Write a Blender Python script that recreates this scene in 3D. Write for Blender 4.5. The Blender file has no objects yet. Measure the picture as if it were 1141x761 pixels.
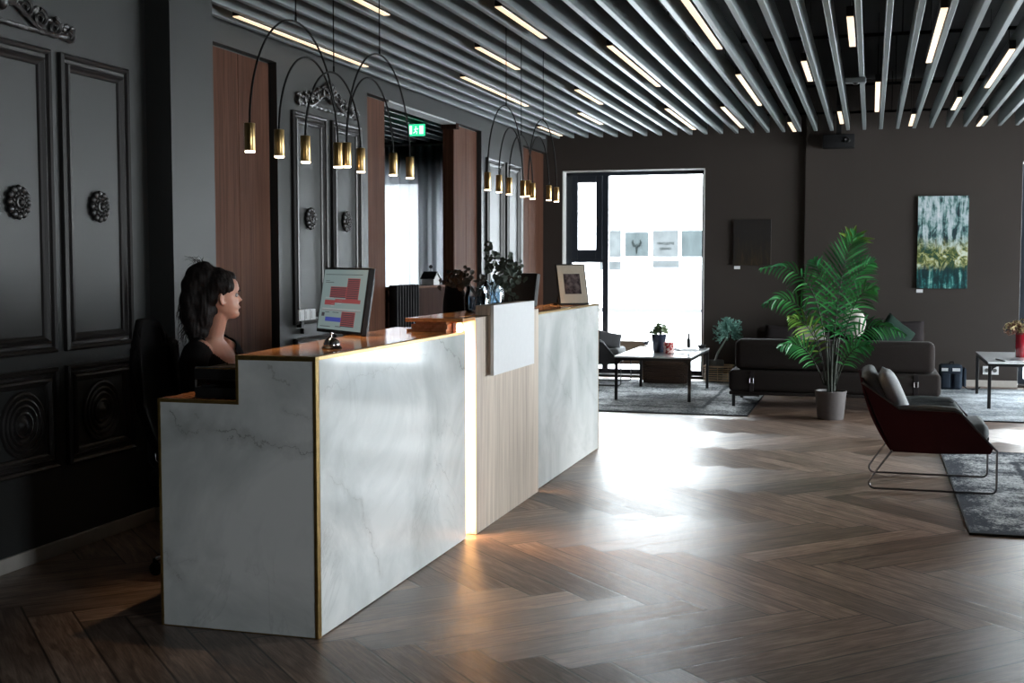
import bpy, bmesh, math, random
from mathutils import Vector, Matrix, Euler, noise
random.seed(7)
PI = math.pi
S = bpy.context.scene
C = S.collection
# ---------------------------------------------------------------- camera
cam = bpy.data.cameras.new('camera'); co = bpy.data.objects.new('camera', cam); C.objects.link(co)
cam.sensor_fit = 'HORIZONTAL'; cam.sensor_width = 36.0; cam.lens = 36.0 * 1360.3 / 1141.0
cam.clip_start = 0.05; cam.clip_end = 300
co.location = (0, 0, 1.5)
co.rotation_mode = 'XYZ'
co.rotation_euler = (math.radians(90 - 3.744), math.radians(0.0), math.radians(16.35))
S.camera = co
# ---------------------------------------------------------------- world, lights, exposure
SKY = 19.0
w = bpy.data.worlds.new('sky'); S.world = w; w.use_nodes = True
nt = w.node_tree; nt.nodes.clear()
wo = nt.nodes.new('ShaderNodeOutputWorld'); bg = nt.nodes.new('ShaderNodeBackground')
tc = nt.nodes.new('ShaderNodeTexCoord'); sx = nt.nodes.new('ShaderNodeSeparateXYZ'); cr = nt.nodes.new('ShaderNodeValToRGB')
nt.links.new(tc.outputs['Generated'], sx.inputs[0]); nt.links.new(sx.outputs['Z'], cr.inputs[0])
cr.color_ramp.elements[0].position = 0.0; cr.color_ramp.elements[0].color = (0.80, 0.86, 0.88, 1)
cr.color_ramp.elements[1].position = 0.6; cr.color_ramp.elements[1].color = (0.86, 0.95, 1.0, 1)
nt.links.new(cr.outputs[0], bg.inputs[0]); bg.inputs[1].default_value = SKY
nt.links.new(bg.outputs[0], wo.inputs[0])
S.view_settings.view_transform = 'Standard'; S.view_settings.look = 'None'
S.view_settings.gamma = 1.0; S.view_settings.use_curve_mapping = False
S.view_settings.exposure = 0.70
try:
    S.cycles.use_denoising = True; S.cycles.max_bounces = 10; S.cycles.diffuse_bounces = 5; S.cycles.transparent_max_bounces = 16
    S.cycles.sample_clamp_indirect = 6.0; S.cycles.caustics_reflective = False; S.cycles.caustics_refractive = False
except Exception: pass
def portal(loc, rot, sx_, sy_):
    l = bpy.data.lights.new('window_portal', 'AREA'); l.shape = 'RECTANGLE'; l.size = sx_; l.size_y = sy_
    l.cycles.is_portal = True
    o = bpy.data.objects.new('window_portal', l); o.location = loc; o.rotation_euler = rot; C.objects.link(o)
XR = 6.5; YB = 15.6; YF = -2.5
portal((XR + .3, -1.0, 1.4), (0, PI / 2, 0), 2.8, 1.4)
portal((XR + .3, 12.0, 1.4), (0, PI / 2, 0), 3.1, 7.0)
portal((-2.93, YB + .45, 1.38), (-PI / 2, 0, 0), 2.0, 2.8)
portal((2.55, YB + .45, 1.38), (-PI / 2, 0, 0), 1.9, 2.8)
# ---------------------------------------------------------------- materials
class N:
    """small node-tree helper"""
    def __init__(s, name):
        s.m = bpy.data.materials.new(name); s.m.use_nodes = True; s.t = s.m.node_tree
        s.b = s.t.nodes['Principled BSDF']; s._p = None
    def n(s, typ, **k):
        x = s.t.nodes.new('ShaderNode' + typ)
        for a, v in k.items(): setattr(x, a, v)
        return x
    def set(s, node, idx, v):
        if hasattr(v, 'is_linked') or isinstance(v, bpy.types.NodeSocket): s.t.links.new(v, node.inputs[idx])
        else: node.inputs[idx].default_value = v
    def pos(s):
        if s._p is None: s._p = s.n('NewGeometry').outputs['Position']
        return s._p
    def obj(s): return s.n('TexCoord').outputs['Object']
    def math(s, op, a, b=0.0, c=None):
        x = s.n('Math', operation=op); s.set(x, 0, a); s.set(x, 1, b)
        if c is not None: s.set(x, 2, c)
        return x.outputs[0]
    def vm(s, op, a, b=None, out=0):
        x = s.n('VectorMath', operation=op); s.set(x, 0, a)
        if b is not None: s.set(x, 3 if op == 'SCALE' else 1, b)
        return x.outputs[out]
    def mapr(s, v, a, b, c=0.0, d=1.0, smooth=False):
        x = s.n('MapRange'); 
        if smooth: x.interpolation_type = 'SMOOTHSTEP'
        for i, q in enumerate((v, a, b, c, d)): s.set(x, i, q)
        return x.outputs[0]
    def sep(s, v): x = s.n('SeparateXYZ'); s.set(x, 0, v); return x.outputs
    def comb(s, a, b, c):
        x = s.n('CombineXYZ'); s.set(x, 0, a); s.set(x, 1, b); s.set(x, 2, c); return x.outputs[0]
    def noise(s, v, scale=5, detail=4, rough=.55, dist=0.0):
        x = s.n('TexNoise'); s.set(x, 'Vector', v); s.set(x, 'Scale', scale); s.set(x, 'Detail', detail); s.set(x, 'Roughness', rough); s.set(x, 'Distortion', dist)
        return x.outputs['Fac']
    def ramp(s, f, stops):
        x = s.n('ValToRGB'); e = x.color_ramp.elements
        while len(e) < len(stops): e.new(.5)
        for i, (p, c) in enumerate(stops): e[i].position = p; e[i].color = tuple(c) + (1,)
        s.set(x, 0, f); return x.outputs[0]
    def mix(s, f, a, b, op='MIX'):
        x = s.n('MixRGB', blend_type=op); s.set(x, 0, f)
        for i, q in ((1, a), (2, b)): s.set(x, i, q if isinstance(q, bpy.types.NodeSocket) else tuple(q) + (1,))
        return x.outputs[0]
    def scale(s, v, sc): return s.vm('MULTIPLY', v, sc)
    def bump(s, h, strength=.3, dist=.01):
        x = s.n('Bump'); s.set(x, 'Height', h); s.set(x, 'Strength', strength); s.set(x, 'Distance', dist)
        s.t.links.new(x.outputs[0], s.b.inputs['Normal'])
    def P(s, **k):
        for a, v in k.items():
            a = {'color': 'Base Color', 'rough': 'Roughness', 'metal': 'Metallic', 'coat': 'Coat Weight', 'coat_r': 'Coat Roughness', 'spec': 'Specular IOR Level',
                 'trans': 'Transmission Weight', 'aniso': 'Anisotropic', 'emit': 'Emission Color', 'es': 'Emission Strength', 'sheen': 'Sheen Weight', 'tangent': 'Tangent',
                 'sss': 'Subsurface Weight', 'ior': 'IOR', 'alpha': 'Alpha'}[a]
            if not isinstance(v, bpy.types.NodeSocket) and a in ('Base Color', 'Emission Color'): v = tuple(v) + (1,)
            s.set(s.b, a, v)
        return s
def plain(name, color, rough=.5, metal=0, var=.12, sc=30, bump=0, **k):
    x = N(name); f = x.noise(x.obj(), sc, 4)
    a = [c * (1 - var) for c in color]; b = [min(1, c * (1 + var)) for c in color]
    x.P(color=x.ramp(f, [(.3, a), (.7, b)]), rough=rough, metal=metal, **k)
    if bump: x.bump(f, bump, .003)
    return x.m
def emis(name, color, strength, base=(.8, .8, .8)):
    x = N(name); x.P(color=base, emit=color, es=strength, rough=.6, spec=.1); return x.m
def fabric(name, color, var=.25, sc=220, bump=.35, sheen=0.0):
    x = N(name); o = x.obj(); f = x.noise(o, sc, 2); g = x.noise(o, 6, 3)
    c = x.ramp(f, [(.3, [q * (1 - var) for q in color]), (.7, [q * (1 + var) for q in color])])
    c = x.mix(.35, c, x.ramp(g, [(.3, [q * .75 for q in color]), (.7, [q * 1.2 for q in color])]))
    x.P(color=c, rough=.9, sheen=sheen, spec=.25); x.bump(f, bump, .003); return x.m
def woodm(name, dark, light, axis=2, rough=.4, dens=60, coat=0.0, sc=1.0, spec=.5):
    """straight fine grain running along the axis"""
    x = N(name); p = x.pos(); s = [dens * sc, dens * sc, dens * sc]; s[axis] = 1.6 * sc
    f = x.noise(x.scale(p, tuple(s)), 1.0, 5, .65); s2 = [7 * sc] * 3; s2[axis] = .5
    g = x.noise(x.scale(p, tuple(s2)), 1.0, 3)
    c = x.ramp(x.math('ADD', x.math('MULTIPLY', f, .65), x.math('MULTIPLY', g, .35)), [(.36, dark), (.5, [(a + b) / 2 for a, b in zip(dark, light)]), (.64, light)])
    x.P(color=c, rough=rough, coat=coat, coat_r=.08, spec=spec); x.bump(f, .08, .002); return x.m
def marble(name, seed, segs, mask=(0, 1, 1)):
    """white polished marble, soft grey clouds and thin veins; segs = vein segments (p, q, width, strength) in world metres"""
    x = N(name); p = x.vm('ADD', x.pos(), (seed, seed * .7, 0)); P0 = x.pos()
    cl = x.noise(p, 1.6, 6, .6, .6)
    c = x.ramp(cl, [(.30, (.56, .60, .60)), (.5, (.76, .79, .79)), (.62, (.90, .92, .92))])
    n2 = x.noise(p, 1.1, 7, .62, 1.2)
    v = x.mapr(x.math('ABSOLUTE', x.math('SUBTRACT', n2, .5)), 0.0, .012, 1, 0, True)
    msk = x.mapr(x.noise(p, .9, 2), .52, .66, 0, 1)
    c = x.mix(x.math('MULTIPLY', x.math('MULTIPLY', v, msk), .32), c, (.30, .31, .31))
    wob = x.n('TexNoise'); x.set(wob, 'Vector', p); x.set(wob, 'Scale', 5.0); x.set(wob, 'Detail', 6.0); x.set(wob, 'Roughness', .65)
    Pd = x.vm('ADD', P0, x.vm('MULTIPLY', x.vm('SUBTRACT', wob.outputs['Color'], (.5, .5, .5)), tuple(.22 * q for q in mask)))
    for A, B_, wd, st in segs:
        A = Vector(A); B_ = Vector(B_); d = B_ - A
        t = x.math('DIVIDE', x.vm('DOT_PRODUCT', x.vm('SUBTRACT', Pd, tuple(A)), tuple(d), 1), d.length_squared)
        t = x.mapr(t, 0, 1, 0, 1)
        pr = x.vm('ADD', tuple(A), x.vm('SCALE', tuple(d), t))
        dist = x.vm('LENGTH', x.vm('SUBTRACT', Pd, pr), None, 1)
        a = x.math('MULTIPLY', x.mapr(dist, 0, wd, 1, 0, True), st)
        b = x.math('MULTIPLY', x.mapr(dist, 0, wd * 9, 1, 0, True), st * .28)
        a = x.math('MULTIPLY', a, x.mapr(x.noise(p, 9, 3), .3, .55, .35, 1))
        c = x.mix(x.math('MAXIMUM', a, b), c, (.24, .25, .24))
    x.P(color=c, rough=.13, coat=.3, coat_r=.06, spec=.55)
    x.bump(x.noise(p, 2.2, 1), .10, .01)
    return x.m
def floor_mat():
    x = N('floor_herringbone'); p = x.sep(x.pos()); W_ = .185; n = 7
    X = x.math('SUBTRACT', p[0], -1.174); Y = x.math('SUBTRACT', p[1], 4.42)
    r = 1 / (math.sqrt(2) * W_)
    u = x.math('MULTIPLY', x.math('ADD', X, Y), r); v = x.math('MULTIPLY', x.math('SUBTRACT', X, Y), r)
    i = x.math('FLOOR', u); j = x.math('FLOOR', v)
    d = x.math('FLOORED_MODULO', x.math('SUBTRACT', i, j), 2.0 * n)
    H = x.math('LESS_THAN', d, n - .5); nH = x.math('SUBTRACT', 1, H)
    def sel(a, b): return x.math('ADD', x.math('MULTIPLY', H, a), x.math('MULTIPLY', nH, b))
    i0 = x.math('SUBTRACT', i, d); j0 = x.math('SUBTRACT', j, x.math('SUBTRACT', 2 * n - 1, d))
    al = sel(x.math('SUBTRACT', u, i0), x.math('SUBTRACT', v, j0))
    ac = sel(x.math('SUBTRACT', v, j), x.math('SUBTRACT', u, i))
    ida = sel(i0, i); idb = sel(j, j0)
    wn = x.n('TexWhiteNoise', noise_dimensions='3D'); x.set(wn, 'Vector', x.comb(ida, idb, x.math('MULTIPLY', H, 5)))
    rnd = wn.outputs['Value']; rc = wn.outputs['Color']
    off = x.vm('SCALE', rc, 40.0)
    gv = x.vm('ADD', x.comb(x.math('MULTIPLY', al, .55), x.math('MULTIPLY', ac, 5.0), 0.0), off)
    g1 = x.noise(gv, 1.3, 7, .62, .8)
    gv2 = x.vm('ADD', x.comb(x.math('MULTIPLY', al, 1.6), x.math('MULTIPLY', ac, 34.0), 0.0), off)
    g2 = x.noise(gv2, 1.0, 3, .6)
    t = x.math('ADD', x.math('MULTIPLY', g1, .7), x.math('MULTIPLY', g2, .3))
    c = x.ramp(t, [(.34, (.085, .048, .034)), (.48, (.205, .135, .100)), (.62, (.37, .265, .205))])
    c = x.mix(.9, c, x.ramp(rnd, [(0, (.58, .56, .55)), (1, (1.28, 1.26, 1.25))]), 'MULTIPLY')
    e1 = x.math('MINIMUM', ac, x.math('SUBTRACT', 1, ac)); e2 = x.math('MINIMUM', al, x.math('SUBTRACT', float(n), al))
    seam = x.mapr(x.math('MINIMUM', e1, e2), .014, .034, 1, 0)
    c = x.mix(x.math('MULTIPLY', seam, .85), c, (.010, .007, .006))
    q = math.sqrt(.5)
    tg = x.comb(q, x.math('SUBTRACT', x.math('MULTIPLY', H, 2 * q), q), 0.0)
    ro = x.math('ADD', x.math('ADD', .30, x.math('MULTIPLY', g1, .14)), x.math('MULTIPLY', rnd, .04))
    x.P(color=c, rough=ro, aniso=.55, tangent=tg, spec=.62)
    x.bump(x.math('SUBTRACT', x.math('ADD', x.math('MULTIPLY', g2, .45), x.math('MULTIPLY', g1, .4)), x.math('MULTIPLY', seam, .7)), .15, .004)
    return x.m
def rug_mat(name, base, dark, x0, y0, x1, y1):
    x = N(name); p = x.pos(); s = x.sep(p)
    d = x.math('MINIMUM', x.math('MINIMUM', x.math('SUBTRACT', s[0], x0), x.math('SUBTRACT', x1, s[0])), x.math('MINIMUM', x.math('SUBTRACT', s[1], y0), x.math('SUBTRACT', y1, s[1])))
    d = x.math('ADD', d, x.math('MULTIPLY', x.noise(p, 7, 3), .06))
    l1 = x.math('MULTIPLY', x.mapr(x.math('ABSOLUTE', x.math('SUBTRACT', d, .53)), 0, .035, 1, 0, True), .5)
    l2 = x.mapr(d, .05, .22, .30, 0, True)
    big = x.noise(p, 2.2, 5, .7); fine = x.noise(x.scale(p, (46, 30, 40)), 1, 6, .8)
    f = x.math('ADD', x.math('ADD', x.math('MULTIPLY', big, 1.0), x.math('MULTIPLY', fine, 1.15)), -.60)
    f = x.math('SUBTRACT', f, x.math('MULTIPLY', x.math('MAXIMUM', l1, l2), .55))
    c = x.ramp(f, [(.34, dark), (.47, [a * .4 + b * .6 for a, b in zip(base, dark)]), (.60, base)])
    x.P(color=c, rough=.95, spec=.2); x.bump(fine, .5, .006); return x.m
def glass_mat(name, tint=(1, 1, 1), refl=.06):
    m = bpy.data.materials.new(name); m.use_nodes = True; t = m.node_tree; t.nodes.clear()
    o = t.nodes.new('ShaderNodeOutputMaterial'); mx = t.nodes.new('ShaderNodeMixShader'); a = t.nodes.new('ShaderNodeBsdfTransparent'); b = t.nodes.new('ShaderNodeBsdfGlossy')
    f = t.nodes.new('ShaderNodeFresnel'); f.inputs[0].default_value = 1.45
    a.inputs[0].default_value = tuple(tint) + (1,); b.inputs['Roughness'].default_value = .02
    t.links.new(f.outputs[0], mx.inputs[0]); t.links.new(a.outputs[0], mx.inputs[1]); t.links.new(b.outputs[0], mx.inputs[2]); t.links.new(mx.outputs[0], o.inputs[0])
    return m
def curtain_mat():
    m = bpy.data.materials.new('sheer_curtain'); m.use_nodes = True; t = m.node_tree; t.nodes.clear()
    o = t.nodes.new('ShaderNodeOutputMaterial'); mx = t.nodes.new('ShaderNodeMixShader'); mx2 = t.nodes.new('ShaderNodeMixShader')
    a = t.nodes.new('ShaderNodeBsdfTransparent'); b = t.nodes.new('ShaderNodeBsdfTranslucent'); d = t.nodes.new('ShaderNodeBsdfDiffuse')
    b.inputs[0].default_value = (.30, .31, .33, 1); d.inputs[0].default_value = (.45, .46, .49, 1)
    mx2.inputs[0].default_value = .45; t.links.new(b.outputs[0], mx2.inputs[1]); t.links.new(d.outputs[0], mx2.inputs[2])
    mx.inputs[0].default_value = .93; t.links.new(a.outputs[0], mx.inputs[1]); t.links.new(mx2.outputs[0], mx.inputs[2]); t.links.new(mx.outputs[0], o.inputs[0])
    return m
M = {}
M['floor'] = floor_mat()
M['plenum'] = plain('black_ceiling', (.012, .012, .013), .8)
def paint(name, col, rough=.42, spec=.5):
    x = N(name); f = x.noise(x.pos(), 1.2, 3); g = x.noise(x.pos(), 60, 3)
    x.P(color=x.ramp(f, [(.3, [c * .93 for c in col]), (.7, [c * 1.07 for c in col])]), rough=rough, spec=spec); x.bump(g, .06, .002); return x.m
M['wall_grey'] = paint('satin_grey_paint', (.035, .0365, .0365), .43, .40)
M['wall_brown'] = paint('matte_taupe_paint', (.040, .032, .028), .55, .4)
M['moulding'] = paint('moulding_paint', (.020, .018, .018), .38, .6)
M['white'] = plain('white_paint', (.74, .74, .73), .5, var=.03)
M['base'] = plain('baseboard_paint', (.50, .47, .44), .4, var=.04)
M['walnut'] = woodm('walnut_veneer', (.050, .020, .012), (.108, .049, .031), 2, .74, spec=.12)
M['walnut_dark'] = woodm('dark_walnut', (.018, .009, .007), (.040, .020, .015), 2, .9, spec=.05)
M['counterwood'] = woodm('polished_counter_wood', (.50, .20, .065), (.80, .40, .17), 1, .12, 40, coat=.3)
M['deskwood'] = woodm('desk_wood', (.26, .10, .045), (.46, .20, .10), 1, .25, 40)
M['ash'] = woodm('striped_ash', (.38, .30, .24), (.72, .62, .52), 2, .45, 75)
M['brass'] = plain('brushed_brass', (.66, .44, .19), .28, 1.0, .1, 60)
M['trim'] = plain('aged_brass_trim', (.40, .27, .10), .33, 1.0, .15, 40)
M['black'] = plain('black_metal', (.012, .012, .013), .38, .3)
M['blackm'] = plain('black_matte', (.010, .010, .011), .75, spec=.15)
M['cord'] = plain('black_cord', (.003, .003, .003), .6, spec=.2)
M['navy'] = plain('navy_window_frame', (.018, .024, .034), .4, var=.05)
M['slat'] = plain('grey_slat_paint', (.22, .25, .255), .42, var=.05, sc=60, spec=.6)
M['glass'] = glass_mat('window_glass')
M['clear'] = glass_mat('clear_glass', (.90, .95, .98))
M['curtain'] = curtain_mat()
M['gun'] = plain('gunmetal_rod', (.16, .16, .17), .28, 1.0, .05)
M['chrome'] = plain('chrome', (.7, .7, .7), .08, 1.0, .02)
M['whitep'] = plain('white_board', (.78, .79, .81), .45, var=.02)
M['sofa'] = fabric('dark_brown_sofa_fabric', (.019, .014, .013), .25, 160)
M['piping'] = fabric('light_seam', (.34, .33, .33), .1, 160)
M['grey'] = fabric('grey_upholstery', (.19, .20, .205), .25)
M['darkgrey'] = fabric('dark_grey_upholstery', (.07, .07, .075), .25)
M['greyl'] = fabric('light_grey_pillow', (.40, .41, .42), .25)
M['burg'] = fabric('burgundy_shell_fabric', (.042, .007, .012), .2)
M['green_c'] = fabric('dark_green_cushion', (.012, .030, .022), .25)
M['white_c'] = fabric('cream_cushion', (.50, .48, .44), .12)
M['dark_c'] = fabric('black_cushion', (.018, .014, .015), .25)
M['pot'] = plain('pale_grey_pot', (.11, .10, .10), .55, var=.06)
M['soil'] = plain('potting_soil', (.02, .014, .010), .95, var=.5, sc=80)
M['skin'] = plain('skin', (.62, .33, .24), .45, var=.05, sc=12, sss=.08)
M['lip'] = plain('lips', (.36, .12, .10), .4)
M['hair'] = plain('dark_hair', (.008, .006, .006), .62, var=.5, sc=120, bump=.4, spec=.2)
M['cloth_b'] = fabric('black_cardigan', (.006, .0055, .0065), .3)
M['trouser'] = fabric('dark_trousers', (.015, .015, .018), .3)
M['eye'] = plain('eye', (.5, .5, .5), .2)
M['lamp_on'] = emis('warm_diffuser', (1.0, .70, .42), .72)
M['spot_on'] = emis('spot_glow', (1.0, .80, .55), 6.0)
M['led'] = emis('led_strip', (1.0, .60, .28), 34.0)
def leafm(name, a, b, rough=.4):
    x = N(name); f = x.noise(x.obj(), 5, 3)
    x.P(color=x.ramp(f, [(.35, a), (.65, b)]), rough=rough, spec=.5); return x.m
M['palm'] = leafm('palm_green', (.010, .14, .045), (.06, .34, .08), .38)
M['palmy'] = leafm('palm_yellow_green', (.10, .26, .04), (.26, .42, .07), .38)
M['stem'] = leafm('palm_stem', (.006, .012, .006), (.014, .022, .010), .6)
M['euc'] = leafm('eucalyptus', (.05, .065, .05), (.20, .25, .21), .5)
M['eucd'] = leafm('eucalyptus_dark', (.025, .022, .018), (.09, .078, .060), .5)
M['olive'] = leafm('blue_green_leaf', (.07, .22, .18), (.30, .56, .48), .5)
M['wicker'] = woodm('dark_wicker', (.025, .014, .010), (.09, .05, .035), 0, .6, 30)
M['wickerl'] = woodm('light_wicker', (.50, .32, .18), (.90, .70, .48), 0, .6, 30)
M['tabletop'] = plain('glossy_pale_tabletop', (.82, .84, .87), .12, var=.03, coat=.3)
M['oak'] = woodm('pale_oak', (.22, .15, .10), (.42, .31, .22), 0, .5, 40)
# ---------------------------------------------------------------- geometry helpers
class B:
    def __init__(s): s.bm = bmesh.new(); s.mi = 0
    def _v(s, co): return s.bm.verts.new(co)
    def _mat(s, faces):
        for f in faces: f.material_index = s.mi
    def box(s, a, b, bev=0.0, seg=2, mtx=None):
        a = Vector(a); b = Vector(b); t = bmesh.new()
        bmesh.ops.create_cube(t, size=1)
        for v in t.verts: v.co = Vector(((a[i] + b[i]) / 2 + v.co[i] * (b[i] - a[i])) for i in range(3))
        if bev > 0: bmesh.ops.bevel(t, geom=list(t.edges), offset=min(bev, min(abs(b[i] - a[i]) for i in range(3)) * .49), segments=seg, affect='EDGES', profile=.5)
        s.merge(t, mtx); return s
    def merge(s, t, mtx=None):
        mp = {}
        for v in t.verts: mp[v] = s.bm.verts.new(mtx @ v.co if mtx else v.co)
        for f in t.faces:
            try:
                q = s.bm.faces.new([mp[v] for v in f.verts]); q.material_index = s.mi
            except ValueError: pass
        t.free()
    def lathe(s, prof, seg=24, c=(0, 0, 0), cap=True, mtx=None):
        """prof = [(radius, z)]"""
        t = bmesh.new(); rings = []
        for r, z in prof:
            rings.append([t.verts.new((c[0] + r * math.cos(2 * PI * k / seg), c[1] + r * math.sin(2 * PI * k / seg), c[2] + z)) for k in range(seg)])
        for i in range(len(rings) - 1):
            for k in range(seg):
                t.faces.new((rings[i][k], rings[i][(k + 1) % seg], rings[i + 1][(k + 1) % seg], rings[i + 1][k]))
        if cap: t.faces.new(rings[0][::-1]); t.faces.new(rings[-1])
        s.merge(t, mtx); return s
    def tube(s, pts, r, seg=8, closed=False, caps=True, flat=1.0):
        pts = [Vector(p) for p in pts]; n = len(pts); rings = []; t = bmesh.new()
        rr = r if isinstance(r, (list, tuple)) else [r] * n
        up = None
        for i, p in enumerate(pts):
            if closed: d = pts[(i + 1) % n] - pts[i - 1]
            else: d = (pts[min(i + 1, n - 1)] - pts[max(i - 1, 0)])
            d.normalize()
            if up is None:
                up = Vector((0, 0, 1)) if abs(d.z) < .9 else Vector((1, 0, 0))
            sd = d.cross(up)
            if sd.length < 1e-4: sd = d.orthogonal()
            sd.normalize(); up = sd.cross(d).normalized()
            rings.append([t.verts.new(p + (sd * math.cos(2 * PI * k / seg) + up * math.sin(2 * PI * k / seg) * flat) * rr[i]) for k in range(seg)])
        m = n if closed else n - 1
        for i in range(m):
            a = rings[i]; b = rings[(i + 1) % n]
            for k in range(seg): t.faces.new((a[k], a[(k + 1) % seg], b[(k + 1) % seg], b[k]))
        if caps and not closed: t.faces.new(rings[0][::-1]); t.faces.new(rings[-1])
        s.merge(t); return s
    def prism(s, poly, thick, mtx=None):
        """poly in XY plane (2-D points), extruded 0..thick along Z, then mtx"""
        t = bmesh.new(); a = [t.verts.new((p[0], p[1], 0)) for p in poly]; b = [t.verts.new((p[0], p[1], thick)) for p in poly]
        t.faces.new(a[::-1]); t.faces.new(b); n = len(poly)
        for i in range(n): t.faces.new((a[i], a[(i + 1) % n], b[(i + 1) % n], b[i]))
        s.merge(t, mtx); return s
    def quad(s, *p):
        f = s.bm.faces.new([s._v(q) for q in p]); f.material_index = s.mi; return s
    def grid(s, fn, nu, nv):
        t = bmesh.new(); g = [[t.verts.new(fn(i / nu, j / nv)) for j in range(nv + 1)] for i in range(nu + 1)]
        for i in range(nu):
            for j in range(nv): t.faces.new((g[i][j], g[i + 1][j], g[i + 1][j + 1], g[i][j + 1]))
        s.merge(t); return s
    def ball(s, c, r, sub=2, mtx=None):
        t = bmesh.new(); bmesh.ops.create_icosphere(t, subdivisions=sub, radius=1)
        r = r if isinstance(r, (tuple, list)) else (r, r, r)
        for v in t.verts: v.co = Vector(c) + Vector((v.co.x * r[0], v.co.y * r[1], v.co.z * r[2]))
        s.merge(t, mtx); return s
def arc(c, r, a0, a1, n=6, pl='xz'):
    o = []
    for k in range(n + 1):
        a = math.radians(a0 + (a1 - a0) * k / n); u, v = r * math.cos(a), r * math.sin(a)
        o.append(Vector((c[0] + u, c[1], c[2] + v)) if pl == 'xz' else (Vector((c[0], c[1] + u, c[2] + v)) if pl == 'yz' else Vector((c[0] + u, c[1] + v, c[2]))))
    return o
def link(name, b, mats, parent=None, smooth=False, loc=None, world=False, recalc=True, bevel=0, subd=0):
    bm = b.bm
    if world and parent is not None:
        inv = (Matrix.Translation(parent.location) @ parent.rotation_euler.to_matrix().to_4x4()).inverted()
        bm.transform(inv)
    if recalc: bmesh.ops.recalc_face_normals(bm, faces=bm.faces)
    me = bpy.data.meshes.new(name); bm.to_mesh(me); bm.free()
    for m in (mats if isinstance(mats, (list, tuple)) else [mats]): me.materials.append(M[m] if isinstance(m, str) else m)
    if smooth:
        for p in me.polygons: p.use_smooth = True
        if smooth != 'full':
            try: me.set_sharp_from_angle(angle=math.radians(40))
            except Exception: pass
    o = bpy.data.objects.new(name, me); C.objects.link(o)
    if parent is not None: o.parent = parent
    if loc is not None: o.location = loc
    if bevel: md = o.modifiers.new('bevel', 'BEVEL'); md.width = bevel; md.segments = 2; md.limit_method = 'ANGLE'
    if subd: md = o.modifiers.new('sub', 'SUBSURF'); md.levels = subd; md.render_levels = subd
    return o
def rebase(o):
    """put a world-space mesh's origin at its base centre"""
    me = o.data; xs = [v.co for v in me.vertices]
    lo = Vector((min(v[i] for v in xs) for i in range(3))); hi = Vector((max(v[i] for v in xs) for i in range(3)))
    c = Vector(((lo.x + hi.x) / 2, (lo.y + hi.y) / 2, lo.z)); me.transform(Matrix.Translation(-c)); o.location = c; return o
def tag(o, label, cat, group=None):
    o['label'] = label; o['category'] = cat
    if group: o['group'] = group
    return o
def solo(name, b, mats, label, cat, group=None, **k): return tag(rebase(link(name, b, mats, **k)), label, cat, group)
def thing(name, label, cat, loc=(0, 0, 0), rz=0, group=None):
    o = bpy.data.objects.new(name, None); o.empty_display_size = .1; C.objects.link(o); o.location = loc; o.rotation_euler = (0, 0, rz); return tag(o, label, cat, group)
def struct(name, b, mats, parent=None, **k):
    o = link(name, b, mats, parent, **k)
    if parent is None: o['kind'] = 'structure'
    return o
def dup(r, loc, rz=None, label=None, group=None):
    n = r.copy(); C.objects.link(n); n.location = loc
    if rz is not None: n.rotation_euler = (0, 0, rz)
    if label: n['label'] = label
    if group: n['group'] = group
    for ch in list(r.children):
        c = ch.copy(); C.objects.link(c); c.parent = n
        for g in list(ch.children):
            d = g.copy(); C.objects.link(d); d.parent = c
    return n
def T(x=0, y=0, z=0, rx=0, ry=0, rz=0): return Matrix.Translation((x, y, z)) @ Euler((rx, ry, rz)).to_matrix().to_4x4()
# ================================================================ SETTING
ZC = 3.7
struct('floor', B().box((-9.3, YF - .3, -.12), (XR + .4, YB + .35, 0)), 'floor')
struct('ceiling', B().box((-9.3, YF - .3, ZC), (XR + .4, YB + .35, ZC + .15)), 'plenum')
XW = -4.1
b = B()
b.box((-4.45, YF - .3, 0), (-3.98, 6.16, ZC)); b.box((-4.45, 6.16, 0), (-3.82, 6.63, ZC))            # near wall, projecting pier
b.box((-4.45, 6.63, 0), (-4.17, 8.0, 2.92)); b.box((-4.45, 6.63, 2.92), (XW, 8.0, ZC))
b.box((-4.45, 8.0, 0), (XW, 9.64, ZC))
b.box((-4.26, 9.64, 0), (-4.17, 10.12, 2.92)); b.box((-4.26, 9.64, 2.92), (XW, 12.79, ZC))
b.box((-4.26, 10.12, 0), (-4.19, 12.0, 1.22)); b.box((-4.26, 12.0, 0), (-4.17, 12.79, 2.92))
b.box((-4.45, 12.79, 0), (XW, 14.47, ZC)); b.box((-4.45, 14.47, 0), (-4.17, YB, 2.92)); b.box((-4.45, 14.47, 2.92), (XW, YB, ZC))
struct('wall_left', b, 'wall_grey')
def wood_panel(k, y0, y1, z0=0.0, z1=2.905, x0=-4.168, x1=-4.145, mat='walnut'):
    q = B(); n = max(1, round((y1 - y0) / .42))
    for i in range(n):
        a = y0 + (y1 - y0) * i / n; c = y0 + (y1 - y0) * (i + 1) / n; q.box((x0, a + .0015, z0), (x1, c - .0015, z1))
    return struct('trim_%d' % k, q, mat, bevel=.002)
wood_panel(1, 6.635, 7.965); wood_panel(2, 9.645, 10.12); wood_panel(3, 12.01, 12.765); wood_panel(4, 14.475, 15.59)
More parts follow.
